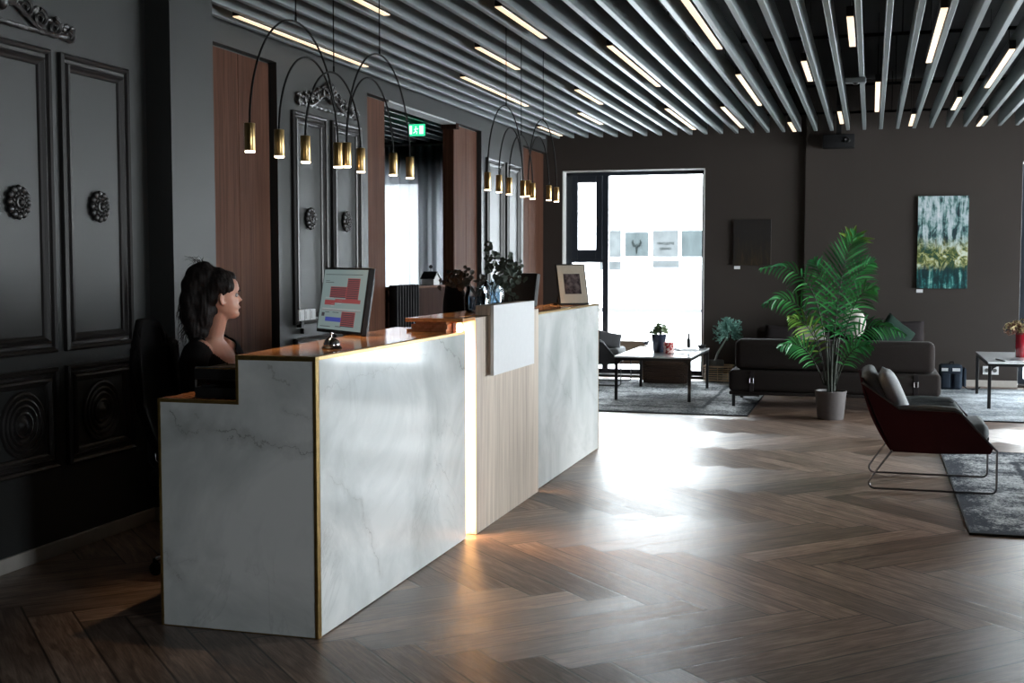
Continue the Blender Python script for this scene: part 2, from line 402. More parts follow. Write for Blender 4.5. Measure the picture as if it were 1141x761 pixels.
# opening: half-height partition, jambs and sill
b = B(); b.box((-4.189, 10.125, 0), (-4.13, 11.995, 1.245)); struct('trim_5', b, 'walnut_dark')
b = B(); b.box((-4.28, 10.122, 1.245), (-4.12, 11.998, 1.268), .004); struct('trim_6', b, 'walnut')
b = B(); b.box((-4.262, 11.99, 1.27), (-4.146, 12.0, 2.915)); b.box((-4.262, 10.121, 1.27), (-4.146, 10.13, 2.915)); struct('trim_7', b, 'walnut')
b = B(); b.box((-4.27, 11.95, 2.86), (-4.10, 12.04, 2.919), .004); struct('trim_8', b, 'walnut_dark')
b = B(); b.box((-4.255, 10.135, 2.905), (-4.105, 11.945, 2.919)); struct('trim_9', b, plain('pale_soffit', (.42, .45, .45), .6))
# skirting along the near wall and the pier
b = B(); b.box((-3.98, YF, 0), (-3.962, 6.16, .075), .004); b.box((-3.98, 6.142, 0), (-3.82, 6.16, .075), .004); b.box((-3.82, 6.142, 0), (-3.803, 6.63, .075), .004)
struct('baseboard_left', b, 'base')
# framed mouldings
def frame_mould(b, x, y0, y1, z0, z1, prof):
    rings = []
    for ins, h in prof:
        rings.append([b._v((x + h, y0 + ins, z0 + ins)), b._v((x + h, y1 - ins, z0 + ins)), b._v((x + h, y1 - ins, z1 - ins)), b._v((x + h, y0 + ins, z1 - ins))])
    for r, q in zip(rings[:-1], rings[1:]):
        for k in range(4): b.bm.faces.new((r[k], r[(k + 1) % 4], q[(k + 1) % 4], q[k]))
PR = [(0, 0), (0, .022), (.012, .034), (.024, .026), (.030, .012), (.046, .012), (.052, .026), (.062, .030), (.074, .016), (.084, .010), (.090, 0)]
PRS = [(0, 0), (0, .014), (.008, .022), (.016, .012), (.024, .012), (.032, .018), (.042, 0)]
tn = [10]
def mould(x, y0, y1, z0, z1, pr=PR, mat='moulding'):
    b = B(); frame_mould(b, x, y0, y1, z0, z1, pr)
    struct('trim_%d' % tn[0], b, mat); tn[0] += 1
XA = -3.98
for y0, y1 in ((4.15, 4.70), (4.77, 5.29), (5.37, 5.96), (3.5, 4.08)):
    mould(XA, y0, y1, 1.04, 2.56); mould(XA, y0, y1, .45, .965)
for y0, y1 in ((8.21, 8.79), (8.89, 9.46)):
    mould(XW, y0, y1, 1.03, 2.61); mould(XW, y0, y1, .42, .93)
for y0, y1 in ((12.94, 13.58), (13.71, 14.28)):
    mould(XW, y0, y1, 1.03, 2.65); mould(XW, y0, y1, .42, .93)
# rosettes, medallions and crests are mounted pieces
def rosette(x, y, z, r, label, group):
    b = B()
    for k in range(12):
        a = 2 * PI * k / 12; b.ball((.016, math.cos(a) * r * .80, math.sin(a) * r * .80), (.014, r * .22, r * .22), 2)
        a += PI / 12; b.ball((.018, math.cos(a) * r * .52, math.sin(a) * r * .52), (.012, r * .14, r * .14), 1)
    b.lathe([(r * .84, 0), (r * .84, .012), (r * .7, .018), (r * .45, .014), (r * .34, .03), (r * .26, .032), (r * .2, .022), (r * .14, .038), (.001, .044)], 28, mtx=T(0, 0, 0, 0, PI / 2, 0))
    o = link('wall_rosette', b, 'moulding', smooth=True); o.location = (x, y, z); tag(o, label, 'rosette', group)
rosette(XA, 5.03, 1.787, .085, 'round carved rosette in the leftmost tall wall panel, behind the reception', 'wall rosettes')
rosette(XA, 5.68, 1.793, .085, 'round carved rosette in the tall wall panel beside the dark pier', 'wall rosettes')
rosette(XW, 8.50, 1.825, .085, 'round carved rosette on the grey panel above the white wall switches', 'wall rosettes')
rosette(XW, 9.17, 1.825, .085, 'round carved rosette on the grey panel above the computer screen', 'wall rosettes')
def medallion(x, y, z, label):
    b = B(); pr = []
    for k, r in enumerate((.165, .135, .105, .07)): pr += [(r, 0.004), (r - .004, .016), (r - .014, .020), (r - .022, .008)]
    b.lathe(pr + [(.03, .012), (.02, .024), (.001, .028)], 36, mtx=T(0, 0, 0, 0, PI / 2, 0))
    o = link('wall_medallion', b, 'moulding', smooth=True); o.location = (x, y, z); tag(o, label, 'medallion', 'ringed medallions')
medallion(XA, 5.03, .70, 'ringed plaster medallion in the low wall panel at the left picture edge')
medallion(XA, 5.67, .70, 'ringed plaster medallion in the low wall panel nearest the office chair')
def crest(x, yc, z0, hw, h, label, seed):
    rnd = random.Random(seed); b = B()
    def spiral(y, z, r, s, turns=1.4, th=.014):
        pts = []; n = 18
        for k in range(n):
            t = k / (n - 1); a = s * (t * turns * 2 * PI) + PI / 2; rr = r * (1 - .78 * t)
            pts.append((.018 + .006 * math.sin(t * 9), y + math.cos(a) * rr, z + math.sin(a) * rr))
        b.tube(pts, [th * (1 - .5 * k / (n - 1)) for k in range(n)], 6)
    for sg in (-1, 1):
        for k in range(5):
            t = (k + .6) / 5; y = yc + sg * hw * t; zz = z0 + h * (1 - t) ** 1.3 * .55 + .02
            spiral(y, zz, .055 - .02 * t, -sg, th=.013)
            for q in range(4):
                a = rnd.uniform(.2, 2.9); b.ball((.018, y + math.cos(a) * .05, zz + math.sin(a) * .05), (.014, .026 * rnd.uniform(.6, 1.1), .016), 1)
        for k in range(7):
            t = k / 7; b.ball((.012, yc + sg * hw * t, z0 + .012), (.012, hw / 9, .016), 1)
        b.tube([(.015, yc + sg * hw * t, z0 + h * .5 * (1 - t) ** 1.5 + .02 * math.sin(9 * t)) for t in [i / 12 for i in range(13)]], [.016 - .008 * i / 12 for i in range(13)], 6)
    for k in range(7):
        a = PI * (k + .5) / 7; L_ = h * (.42 + .18 * math.sin(a))
        b.tube([(.02, yc, z0 + h * .38), (.035, yc + math.cos(a) * L_ * .6, z0 + h * .38 + math.sin(a) * L_ * .7), (.018, yc + math.cos(a) * L_, z0 + h * .38 + math.sin(a) * L_)], [.012, .024, .006], 6)
    b.ball((.03, yc, z0 + h * .4), (.03, .035, .045), 2)
    o = link('wall_crest', b, 'moulding', smooth=True); o.location = (x, 0, 0); rebase2(o); tag(o, label, 'ornament', 'carved crests')
def rebase2(o):
    me = o.data; xs = [v.co for v in me.vertices]; lo = Vector((min(v[i] for v in xs) for i in range(3))); hi = Vector((max(v[i] for v in xs) for i in range(3)))
    c = Vector((0, (lo.y + hi.y) / 2, lo.z)); me.transform(Matrix.Translation(-c)); o.location = o.location + c
crest(XA, 4.93, 2.625, .56, .26, 'carved scroll crest above the panels at the top left corner', 3)
crest(XW, 8.84, 2.665, .56, .25, 'carved scroll crest on the grey wall behind the hanging lamps', 5)
# back wall with window openings
def strip_wall(name, segs, mat, y0=YB, y1=YB + .35):
    b = B()
    for x0, x1, holes in segs:
        z = 0
        for h0, h1 in holes: 
            if h0 > z: b.box((x0, y0, z), (x1, y1, h0))
            z = h1
        b.box((x0, y0, z), (x1, y1, ZC))
    return struct(name, b, mat)
strip_wall('wall_back', [(-4.17, -3.89, []), (-3.89, -2.03, [(.03, 2.68)]), (-2.03, 1.70, []), (1.70, 3.45, [(.03, 2.68)]), (3.45, XR + .3, [])], 'wall_brown')
strip_wall('wall_far', [(-9.3, -7.9, []), (-7.9, -5.89, [(.25, 2.63)]), (-5.89, -5.56, []), (-5.56, -4.75, [(.25, 2.52)]), (-4.75, -4.17, [])], 'wall_grey')
struct('trim_%d' % tn[0], B().box((-.79, YB - .07, 0), (-.03, YB, ZC)), 'wall_brown'); tn[0] += 1
b = B(); b.box((-2.03, YB - .016, 0), (-.79, YB, .08), .004); b.box((-.03, YB - .016, 0), (1.70, YB, .08), .004); b.box((-.8, YB - .086, 0), (-.02, YB - .07, .08), .004)
struct('baseboard_back', b, 'base')
b = B(); b.box((-3.889, YB - .004, .03), (-3.875, YB + .34, 2.68)); b.box((-3.889, YB - .004, 2.668), (-2.031, YB + .34, 2.68)); b.box((-2.045, YB - .004, .03), (-2.031, YB + .34, 2.68))
struct('trim_%d' % tn[0], b, 'white'); tn[0] += 1
# left window: tall casement over a fixed light, wide fixed pane
yw = YB + .16
b = B()
for a, c in (((-3.875, .035), (-3.80, 2.665)), ((-3.875, 2.62), (-2.05, 2.665)), ((-3.875, .035), (-2.05, .09)), ((-3.385, .09), (-3.31, 2.62)), ((-2.085, .09), (-2.05, 2.62)), ((-3.80, 1.49), (-3.385, 1.53))):
    b.box((a[0], yw, a[1]), (c[0], yw + .09, c[1]), .004)
fr = struct('window_1', b, 'navy')
b = B(); P2 = (-3.80, -3.385, 1.53, 2.62); t = .085
x0, x1, z0, z1 = P2
for a, c in (((x0, z0), (x0 + t, z1)), ((x1 - t, z0), (x1, z1)), ((x0 + t, z1 - t), (x1 - t, z1)), ((x0 + t, z0), (x1 - t, z0 + t + .04))): b.box((a[0], yw - .03, a[1]), (c[0], yw + .05, c[1]), .006)
link('casement', b, 'navy', fr)
b = B(); b.box((x0 + t - .005, yw + .01, z0 + t), (x1 - t + .005, yw + .02, z1 - t)); link('pane', b, 'glass', fr)
b = B(); b.box((-3.80, yw + .04, .09), (-3.385, yw + .05, 1.49)); link('pane', b, 'glass', fr)
b = B(); b.box((-3.31, yw + .04, .09), (-2.085, yw + .05, 2.62)); link('pane', b, 'glass', fr)
b = B(); b.box((x1 - t + .02, yw - .06, 1.95), (x1 - t + .045, yw - .03, 2.09), .006); link('window_handle', b, 'black', fr)
def simple_window(k, x0, x1, z0, z1, nv, y=yw, nh=0):
    b = B()
    b.box((x0, y, z0), (x0 + .06, y + .09, z1)); b.box((x1 - .06, y, z0), (x1, y + .09, z1)); b.box((x0 + .06, y, z0), (x1 - .06, y + .09, z0 + .06)); b.box((x0 + .06, y, z1 - .06), (x1 - .06, y + .09, z1))
    for i in range(1, nv): m = x0 + (x1 - x0) * i / nv; b.box((m - .03, y, z0 + .06), (m + .03, y + .09, z1 - .06))
    fr = struct('window_%d' % k, b, 'navy')
    q = B(); q.box((x0 + .05, y + .04, z0 + .05), (x1 - .05, y + .05, z1 - .05)); link('pane', q, 'glass', fr)
simple_window(2, 1.72, 3.43, .035, 2.665, 1)
simple_window(3, -7.88, -5.90, .26, 2.62, 2); simple_window(4, -5.55, -4.76, .26, 2.51, 1)
# right wall: long shop-front glazing
b = B(); zs = (.10, 2.95); bays = [(-1.7, -.3), (8.7, 10.75), (10.9, 13.0), (13.15, 15.4)]
b.box((XR, YF - .3, 0), (XR + .3, YB, zs[0])); b.box((XR, YF - .3, zs[1]), (XR + .3, YB, ZC)); y = YF - .3
for a, c in bays: b.box((XR, y, zs[0]), (XR + .3, a, zs[1])); y = c
b.box((XR, y, zs[0]), (XR + .3, YB, zs[1])); struct('wall_right', b, 'wall_brown')
for i, (a, c) in enumerate(bays):
    b = B(); x = XR + .12
    for p, q in (((a, .1), (a + .05, 2.95)), ((c - .05, .1), (c, 2.95)), ((a + .05, .1), (c - .05, .16)), ((a + .05, 2.89), (c - .05, 2.95))): b.box((x, p[0], p[1]), (x + .08, q[0], q[1]))
    fr = struct('window_%d' % (5 + i), b, 'navy'); q = B(); q.box((x + .03, a + .04, .14), (x + .04, c - .04, 2.91)); link('pane', q, 'glass', fr)
struct('wall_front', B().box((-4.45, YF - .3, 0), (XR + .3, YF, ZC)), 'wall_brown')
b = B(); b.box((-9.3, 6.7, 0), (-4.45, 7.0, ZC)); b.box((-9.3, 7.0, 0), (-9.0, YB, ZC)); struct('wall_meeting', b, 'wall_grey')
# carrier rails above the slats
b = B()
for y in (-1.5, 1.2, 3.9, 7.2, 9.9, 12.6, 14.9):
    b.box((-3.7 if y < 6.6 else -4.05, y, 3.226), (XR - .05, y + .03, 3.25))
    for x in (-3.4, -1.6, .2, 2.0, 3.8): b.box((x - .004, y + .011, 3.24), (x + .004, y + .019, ZC))
for y in (7.6, 11.0, 14.6): 
    b.box((-8.9, y, 3.226), (-4.5, y + .03, 3.25)); b.box((-6.7, y + .011, 3.24), (-6.692, y + .019, ZC)); b.box((-5.0, y + .011, 3.24), (-4.992, y + .019, ZC))
struct('trim_%d' % tn[0], b, 'blackm'); tn[0] += 1
# ---------------------------------------------------------------- ceiling slats
ORD = ['first', 'second', 'third', 'fourth', 'fifth', 'sixth', 'seventh', 'eighth', 'ninth', 'tenth', 'eleventh', 'twelfth', 'thirteenth', 'fourteenth', 'fifteenth', 'sixteenth', 'seventeenth', 'eighteenth', 'nineteenth']
TENS = ['', '', 'twenty', 'thirty', 'forty', 'fifty']
def ordinal(n):
    if n <= 19: return ORD[n - 1]
    if n % 10 == 0: return {20: 'twentieth', 30: 'thirtieth', 40: 'fortieth', 50: 'fiftieth'}[n]
    return TENS[n // 10] + '-' + ORD[n % 10 - 1]
SX0 = -4.030; SP = .187
def slat_mesh(y0, y1):
    b = B(); b.box((-.02, y0, 0), (.02, y1, .165), .003, 1)
    me = link('tmp', b, 'slat'); m = me.data; bpy.data.objects.remove(me); m.name = 'ceiling_slat'; return m
mA = slat_mesh(6.64, 15.2); mB = slat_mesh(YF + .05, 15.2); mC = slat_mesh(7.05, 15.15)
k = 0; x = SX0
while x < XR - .08:
    o = bpy.data.objects.new('ceiling_slat', mA if x < -3.75 else mB); C.objects.link(o); o.location = (x, 0, 3.06)
    tag(o, 'grey ceiling slat, %s from the left wall where the slats end at the back' % ordinal(k + 1), 'slat', 'grey slats of the lobby ceiling')
    k += 1; x = SX0 + SP * k
for i in range(22):
    o = bpy.data.objects.new('ceiling_slat', mC); C.objects.link(o); o.location = (-4.65 - SP * i, 0, 3.06)
    tag(o, 'grey ceiling slat of the room seen through the wall opening, %s from the opening' % ordinal(i + 1), 'slat', 'slats of the room beyond')
# ---------------------------------------------------------------- linear lamps between the slats
LAMPS = [(-3.98, 7.05, 9.15, 'long lamp strip nearest the left wall, behind the first hanging arches'), (-3.01, 6.2, 7.29, 'lamp strip cut by the top picture edge between two hanging cables'),
 (-3.33, 9.88, 11.9, 'long lamp strip left of the far hanging cables, second from the left wall'), (-2.765, 8.56, 9.62, 'short lamp strip above the far hanging arches, crossed by their cables'),
 (-2.195, 7.24, 8.34, 'short lamp strip near the top edge above the counter column'), (-1.77, 8.77, 10.89, 'long pale lamp strip at mid ceiling, between white slat edges'),
 (-2.505, 10.9, 11.95, 'short pale lamp strip halfway along the ceiling left of the window'), (-2.09, 12.5, 14.54, 'long pale lamp strip above the left part of the window'),
 (-1.0, 6.6, 9.12, 'long warm lamp strip cut by the top edge right of the picture centre'), (-1.155, 10.4, 12.49, 'long warm lamp strip above the right side of the window'),
 (-1.5, 12.52, 14.51, 'long lamp strip ending just above the window right edge'), (-.91, 14.1, 15.1, 'small warm lamp strip by the back wall left of the black box'),
 (-.576, 9.86, 10.95, 'short warm lamp strip left of the small ceiling bracket'), (-.184, 8.16, 9.28, 'short warm lamp strip near the top edge above the bracket'),
 (-.34, 13.24, 14.4, 'small warm lamp strip directly above the black box speaker'), (.028, 11.17, 13.35, 'upright looking lamp strip right of the ceiling bracket'),
 (.42, 8.05, 10.2, 'long warm lamp strip near the top edge, right of the bracket'), (.413, 13.7, 14.85, 'small lamp strip at the back, left of the abstract painting'),
 (.805, 12.42, 13.41, 'small lamp strip above the colourful abstract painting'), (1.0, 9.73, 11.8, 'long warm lamp strip at the right picture edge'),
 (1.19, 14.1, 15.1, 'small lamp strip near the right edge by the back wall'), (-3.04, 12.6, 13.7, 'short pale lamp strip above the far arch pair, toward the window'),
 (-3.77, 13.75, 14.8, 'small lamp strip in the far left corner behind the last arch')]
for mx_, y0, y1, lb in LAMPS:
    s = min(range(0, 48), key=lambda q: abs(SX0 + SP * q - .052 - mx_)); x = SX0 + SP * s - .053
    t_ = thing('linear_lamp', 'warm lit ' + lb, 'ceiling lamp', (x, y0, 3.05), 0, 'linear lamps between the slats')
    L_ = y1 - y0; b = B(); b.box((-.023, 0, .006), (.023, L_, .07), .002, 1); link('housing', b, 'black', t_)
    b = B(); b.box((-.021, .004, 0), (.021, L_ - .004, .006)); link('diffuser', b, 'lamp_on', t_)
    for q in (.12, .88):
        b = B(); b.tube([(0, L_ * q, .07), (0, L_ * q, .65)], .0025, 6); link('hanger', b, 'cord', t_)
# ---------------------------------------------------------------- outside
struct('street', B().box((-90, YB + .35, -.16), (90, 110, -.10)), plain('pale_asphalt', (.42, .43, .44), .9, sc=3))
b = B(); b.box((-60, 38.2, -.10), (60, 38.5, .02)); b.box((-60, 33.0, -.10), (60, 33.15, -.09)); struct('kerb', b, plain('kerb_stone', (.045, .046, .048), .9))
bt = thing('building', 'white building across the street seen through the window, with dark shop panes', 'building', (-7, 45, 0))
b = B(); b.box((-30, 45, -.1), (25, 52, 9)); link('wall', b, plain('white_render', (.62, .62, .63), .8, var=.02), bt, world=True)
for i, (x0, x1, z0, z1) in enumerate([(-9.75, -8.96, 1.68, 2.66), (-8.79, -7.93, 1.70, 2.59), (-7.75, -6.83, 1.68, 2.65), (-6.69, -5.7, 1.68, 2.64), (-9.75, -8.96, 1.2, 1.5), (-7.75, -6.78, 1.28, 1.54), (-5.5, -4.4, 1.68, 2.6)]):
    b = B(); b.box((x0, 44.93, z0), (x1, 45.0, z1)); link('shop_pane', b, plain('teal_shop_glass', (.025, .030, .031) if i == 1 or i == 3 else (.036, .039, .040), .9, spec=0.0, var=.25, sc=2), bt, world=True)
b = B(); cx, cz = -8.36, 2.1
for sg in (-1, 1):
    b.tube([(cx, 44.91, cz - .30), (cx, 44.91, cz - .05), (cx + sg * .10, 44.91, cz), (cx + sg * .16, 44.91, cz + .12), (cx + sg * .13, 44.91, cz + .22)], [.02, .045, .05, .03, .008], 6)
b.tube([(cx, 44.91, cz - .05), (cx, 44.91, cz + .05)], [.04, .01], 6)
link('logo', b, plain('dark_sign_ink', (.008, .010, .010), .95, spec=0.0), bt, world=True)
def text(s_, size, loc, rot, mat, parent, ext=.004, name='lettering', align='CENTER'):
    cu = bpy.data.curves.new(name, 'FONT'); cu.body = s_; cu.size = size; cu.extrude = ext; cu.align_x = align
    o = bpy.data.objects.new(name, cu); dg = bpy.context.evaluated_depsgraph_get(); C.objects.link(o); dg.update()
    me = bpy.data.meshes.new_from_object(o.evaluated_get(dg)); C.objects.unlink(o); bpy.data.objects.remove(o)
    me.materials.clear(); me.materials.append(mat); q = bpy.data.objects.new(name, me); C.objects.link(q)
    me.transform(Matrix.Translation(loc) @ Euler(rot).to_matrix().to_4x4())
    if parent: me.transform(Matrix.Translation(-parent.location)); q.parent = parent
    return q
ink = bpy.data.materials['dark_sign_ink']
text('VINCULPTE', .125, (-7.28, 44.92, 2.13), (PI / 2, 0, 0), ink, bt); text('GRAND', .12, (-7.28, 44.92, 1.94), (PI / 2, 0, 0), ink, bt)
b = B(); b.prism([(0, 0), (.5, .14), (.5, .5), (0, .36)], .05, T(-8.45, 44.8, 3.8, PI / 2, 0, 0)); link('projecting_sign', b, plain('grey_blade_sign', (.24, .25, .25), .6), bt, world=True)
# sheer curtains in the room beyond
for (xa, xb, lb) in ((-8.7, -5.15, 'tall pale sheer curtain over the window of the room beyond'), (-5.12, -4.5, 'narrow sheer curtain nearest the wall in the room beyond')):
    b = B(); n = int((xb - xa) / .012)
    def fn(u, v, xa=xa, xb=xb):
        x = xa + (xb - xa) * u; a = .045 * math.sin(x * 42 + 1.2 * math.sin(x * 3.1)) * (.7 + .3 * v) + .012 * math.sin(x * 97)
        return Vector((x, YB - .28 + a, .03 + 3.0 * v))
    b.grid(fn, n, 6); o = solo('sheer_curtain', b, 'curtain', lb, 'curtain', smooth='full', recalc=False)
b = B(); b.box((-8.9, YB - .30, 3.03), (-4.47, YB - .25, 3.055)); solo('curtain_rail', b, 'white', 'thin rail carrying the sheer curtains under the slats of the far room', 'curtain rail')
# exit sign hanging in the room beyond
ex = thing('exit_sign', 'small lit green exit sign hanging in the room beyond the opening', 'exit sign', (-4.89, 12.9, 2.90))
b = B(); b.box((-.095, -.012, 0), (.095, .012, .13), .003); link('sign_box', b, emis('exit_green', (.03, .55, .26), 1.0, (.05, .4, .2)), ex)
wm = emis('exit_white', (.75, 1, .88), 1.0)
b = B(); b.box((.035, -.0145, .02), (.08, -.0125, .112)); b.box((-.085, -.0145, .02), (-.055, -.0125, .112))
b.ball((-.008, -.0135, .098), (.009, .002, .009), 1)
for pts in ([(-.008, -.0135, .088), (-.014, -.0135, .055)], [(-.014, -.0135, .056), (.006, -.0135, .042), (.0, -.0135, .02)], [(-.014, -.0135, .056), (-.022, -.0135, .038), (-.038, -.0135, .032)], [(-.01, -.0135, .082), (.012, -.0135, .072), (.02, -.0135, .082)], [(-.01, -.0135, .082), (-.028, -.0135, .070)]): b.tube(pts, .0045, 5)
link('pictogram', b, wm, ex)
for q in (-.08, .08):
    b = B(); b.tube([(q, 0, .13), (q, 0, .77)], .003, 6); link('hanger', b, 'chrome', ex)
# ================================================================ RUGS
def rug(x0, x1, y0, y1, base, dark, label, k):
    t_ = thing('rug', label, 'rug', ((x0 + x1) / 2, (y0 + y1) / 2, 0))
    b = B(); b.box((x0 + .006, y0 + .006, .001), (x1 - .006, y1 - .006, .011), .003, 1); link('pile', b, rug_mat('rug_pile_%d' % k, base, dark, x0, y0, x1, y1), t_, world=True)
    b = B(); z0 = .0005; e = .012
    for a, c in (((x0, y0), (x1, y0 + e)), ((x0, y1 - e), (x1, y1)), ((x0, y0 + e), (x0 + e, y1 - e)), ((x1 - e, y0 + e), (x1, y1 - e))): b.box((a[0], a[1], z0), (c[0], c[1], .013), .002, 1)
    link('binding', b, 'blackm', t_, world=True)
rug(.545, 3.6, 7.07, 10.18, (.62, .64, .66), (.020, .027, .042), 'dark blue-grey faded rug under the front legs of the near armchair', 1)
rug(-3.95, -1.12, 11.92, 15.2, (.72, .74, .76), (.09, .10, .11), 'grey faded rug under the coffee table by the window', 2)
rug(.15, 3.6, 12.16, 15.25, (.66, .70, .74), (.22, .25, .28), 'pale grey rug under the side table at the right, near the back wall', 3)
# ================================================================ RECEPTION COUNTER
cn = thing('reception_counter', 'long marble reception counter with brass edging and ash centre column', 'counter', (-2.43, 7, 0))
def cp(name, b, mat, **k): return link(name, b, mat, cn, world=True, **k)
XF = -2.08; Y0 = 4.357; H1 = 1.127; HD = .942; HR = 1.168
EM = marble('marble_end', 3.1, [((-2.76, 4.36, .90), (-2.66, 4.36, .825), .006, .9), ((-2.66, 4.36, .825), (-2.42, 4.36, .80), .006, .8), ((-2.42, 4.36, .80), (-2.08, 4.36, .745), .005, .75), ((-2.30, 4.36, 1.08), (-2.20, 4.36, .99), .010, .5), ((-2.62, 4.36, .90), (-2.55, 4.36, .84), .006, .5), ((-2.77, 4.36, .32), (-2.70, 4.36, .18), .005, .6), ((-2.76, 4.36, .24), (-2.62, 4.36, .27), .004, .4), ((-2.2, 4.36, .92), (-2.08, 4.36, .86), .004, .4)], (1, 0, 1))
FM = marble('marble_front', 11.3, [((-2.08, 4.50, .62), (-2.08, 4.78, .46), .005, .45), ((-2.08, 4.78, .46), (-2.08, 5.02, .12), .006, .6), ((-2.08, 5.70, 1.12), (-2.08, 6.20, .93), .009, .8), ((-2.08, 4.45, .98), (-2.08, 5.6, 1.05), .006, .35)])
RM = marble('marble_right', 23.7, [((-2.08, 7.9, .9), (-2.08, 8.6, .5), .006, .3), ((-2.08, 8.8, .8), (-2.08, 9.5, .35), .008, .3)])
def xz(poly, y, th): 
    b = B(); b.prism(poly, th, T(0, y + th, 0, PI / 2)); return b
cp('end_panel', xz([(-2.778, .004), (-2.094, .004), (-2.094, 1.108), (-2.420, 1.108), (-2.420, .928), (-2.778, .928)], Y0 + .003, .02), EM)
b = B(); t = .012
b.box((-2.79, Y0, 0), (-2.778, Y0 + .03, .942)); b.box((-2.778, Y0, .928), (-2.42, Y0 + .03, .942)); b.box((-2.432, Y0, .942), (-2.42, Y0 + .03, H1)); b.box((-2.42, Y0, 1.108), (-2.08, Y0 + .03, H1)); b.box((-2.094, Y0, 0), (-2.08, Y0 + .03, 1.108)); b.box((-2.778, Y0, 0), (-2.094, Y0 + .03, .004))
cp('edge_trim', b, 'trim', bevel=.0015)
b = B(); b.box((-2.10, Y0 + .031, .004), (XF + .0005, 6.2, 1.112)); cp('front_panel', b, FM)
b = B(); b.box((-2.10, Y0 + .031, 1.112), (XF + .001, 6.2, H1), .001, 1); cp('edge_trim', b, 'brass')
b = B(); b.prism([(-2.432, Y0 + .031), (-2.10, Y0 + .031), (-2.10, 6.2), (-2.142, 6.21), (-2.142, 6.5), (-2.60, 6.5)], .022, T(0, 0, H1 - .022)); cp('counter_top', b, 'counterwood', bevel=.002)
b = B(); b.box((-2.425, Y0 + .04, .002), (-2.102, 6.195, 1.104)); cp('carcass', b, 'walnut_dark')
b = B(); b.box((-2.79, Y0 + .031, HD - .035), (-2.427, 9.5, HD), .002); cp('desk_top', b, 'deskwood')
b = B(); b.box((-2.42, 6.21, .002), (-2.15, 9.53, 1.104)); cp('carcass', b, 'walnut_dark')
# recessed light slots
b = B(); b.box((-2.149, 6.2, .002), (-2.132, 6.305, 1.17)); b.box((-2.132, 6.2, .002), (-2.101, 6.204, 1.104)); cp('slot_lining', b, 'white')
b = B(); b.box((-2.131, 6.225, .01), (-2.126, 6.285, 1.16)); cp('led_strip', b, 'led')
b = B(); b.box((-2.131, 7.632, .01), (-2.126, 7.645, 1.16)); cp('led_strip', b, 'led')
# ash column
b = B(); n = 9
for i in range(n):
    a = 6.31 + (7.622 - 6.31) * i / n; c = 6.31 + (7.622 - 6.31) * (i + 1) / n; b.box((-2.145, a + .0006, .002), (-2.057, c - .0006, 1.195))
cp('column', b, 'ash', bevel=.001)
# raised shelf on the staff side
b = B(); b.prism([(-2.385, 6.1), (-2.058, 6.1), (-2.058, 6.306), (-2.148, 6.306), (-2.148, 7.62), (-2.385, 7.62)], .020, T(0, 0, 1.180)); cp('shelf_top', b, 'counterwood', bevel=.003)
b = B(); b.box((-2.36, 6.125, 1.141), (-2.155, 7.60, 1.166)); b.box((-2.345, 6.15, 1.166), (-2.17, 7.6, 1.180)); cp('shelf_box', b, 'deskwood', bevel=.001)
b = B(); b.box((-2.38, 6.105, 1.127), (-2.155, 7.61, 1.141)); cp('shelf_base', b, 'deskwood', bevel=.001)
# right-hand marble section
b = B(); b.box((-2.10, 7.655, .004), (XF, 9.545, HR - .014)); cp('front_panel', b, RM)
b = B(); b.box((-2.10, 7.655, HR - .014), (XF + .001, 9.557, HR), .001, 1); b.box((-2.40, 9.545, .0), (XF + .001, 9.557, HR - .014)); cp('edge_trim', b, 'brass')
b = B(); b.box((-2.42, 7.63, HR - .024), (-2.10, 9.545, HR), .001, 1); cp('counter_top', b, 'counterwood')
b = B(); b.box((-2.41, 7.65, 1.104), (-2.15, 9.53, HR - .025)); b.box((-2.149, 7.66, .01), (-2.101, 9.53, 1.10)); cp('carcass', b, 'walnut_dark')
# sign board hung over the column
sb = thing('sign_board', 'blank white board hooked over the ash column of the counter', 'sign', (-2.04, 6.93, .862))
b = B(); b.box((-2.034, 6.505, .862), (-2.014, 7.362, 1.257), .002); link('panel', b, 'whitep', sb, world=True)
b = B(); b.box((-2.055, 6.52, .88), (-2.036, 7.35, 1.197)); b.box((-2.12, 6.50, 1.2), (-2.036, 7.36, 1.254), .002); link('bracket', b, 'ash', sb, world=True)
# ================================================================ THINGS ON THE COUNTER
bl = thing('call_bell', 'small chrome call bell on the wooden counter top before the computer screen', 'bell', (-2.215, 4.80, H1))
b = B(); b.lathe([(.042, 0), (.044, .005), (.036, .012), (.034, .014)], 28); link('base', b, 'black', bl, smooth=True)
b = B(); b.lathe([(.036, .0145), (.0365, .02), (.030, .036), (.018, .046), (.006, .050), (.001, .050)], 28); link('dome', b, 'chrome', bl, smooth=True)
b = B(); b.lathe([(.003, .05), (.003, .062), (.008, .064), (.008, .069), (.001, .071)], 12); link('plunger', b, 'chrome', bl, smooth=True)
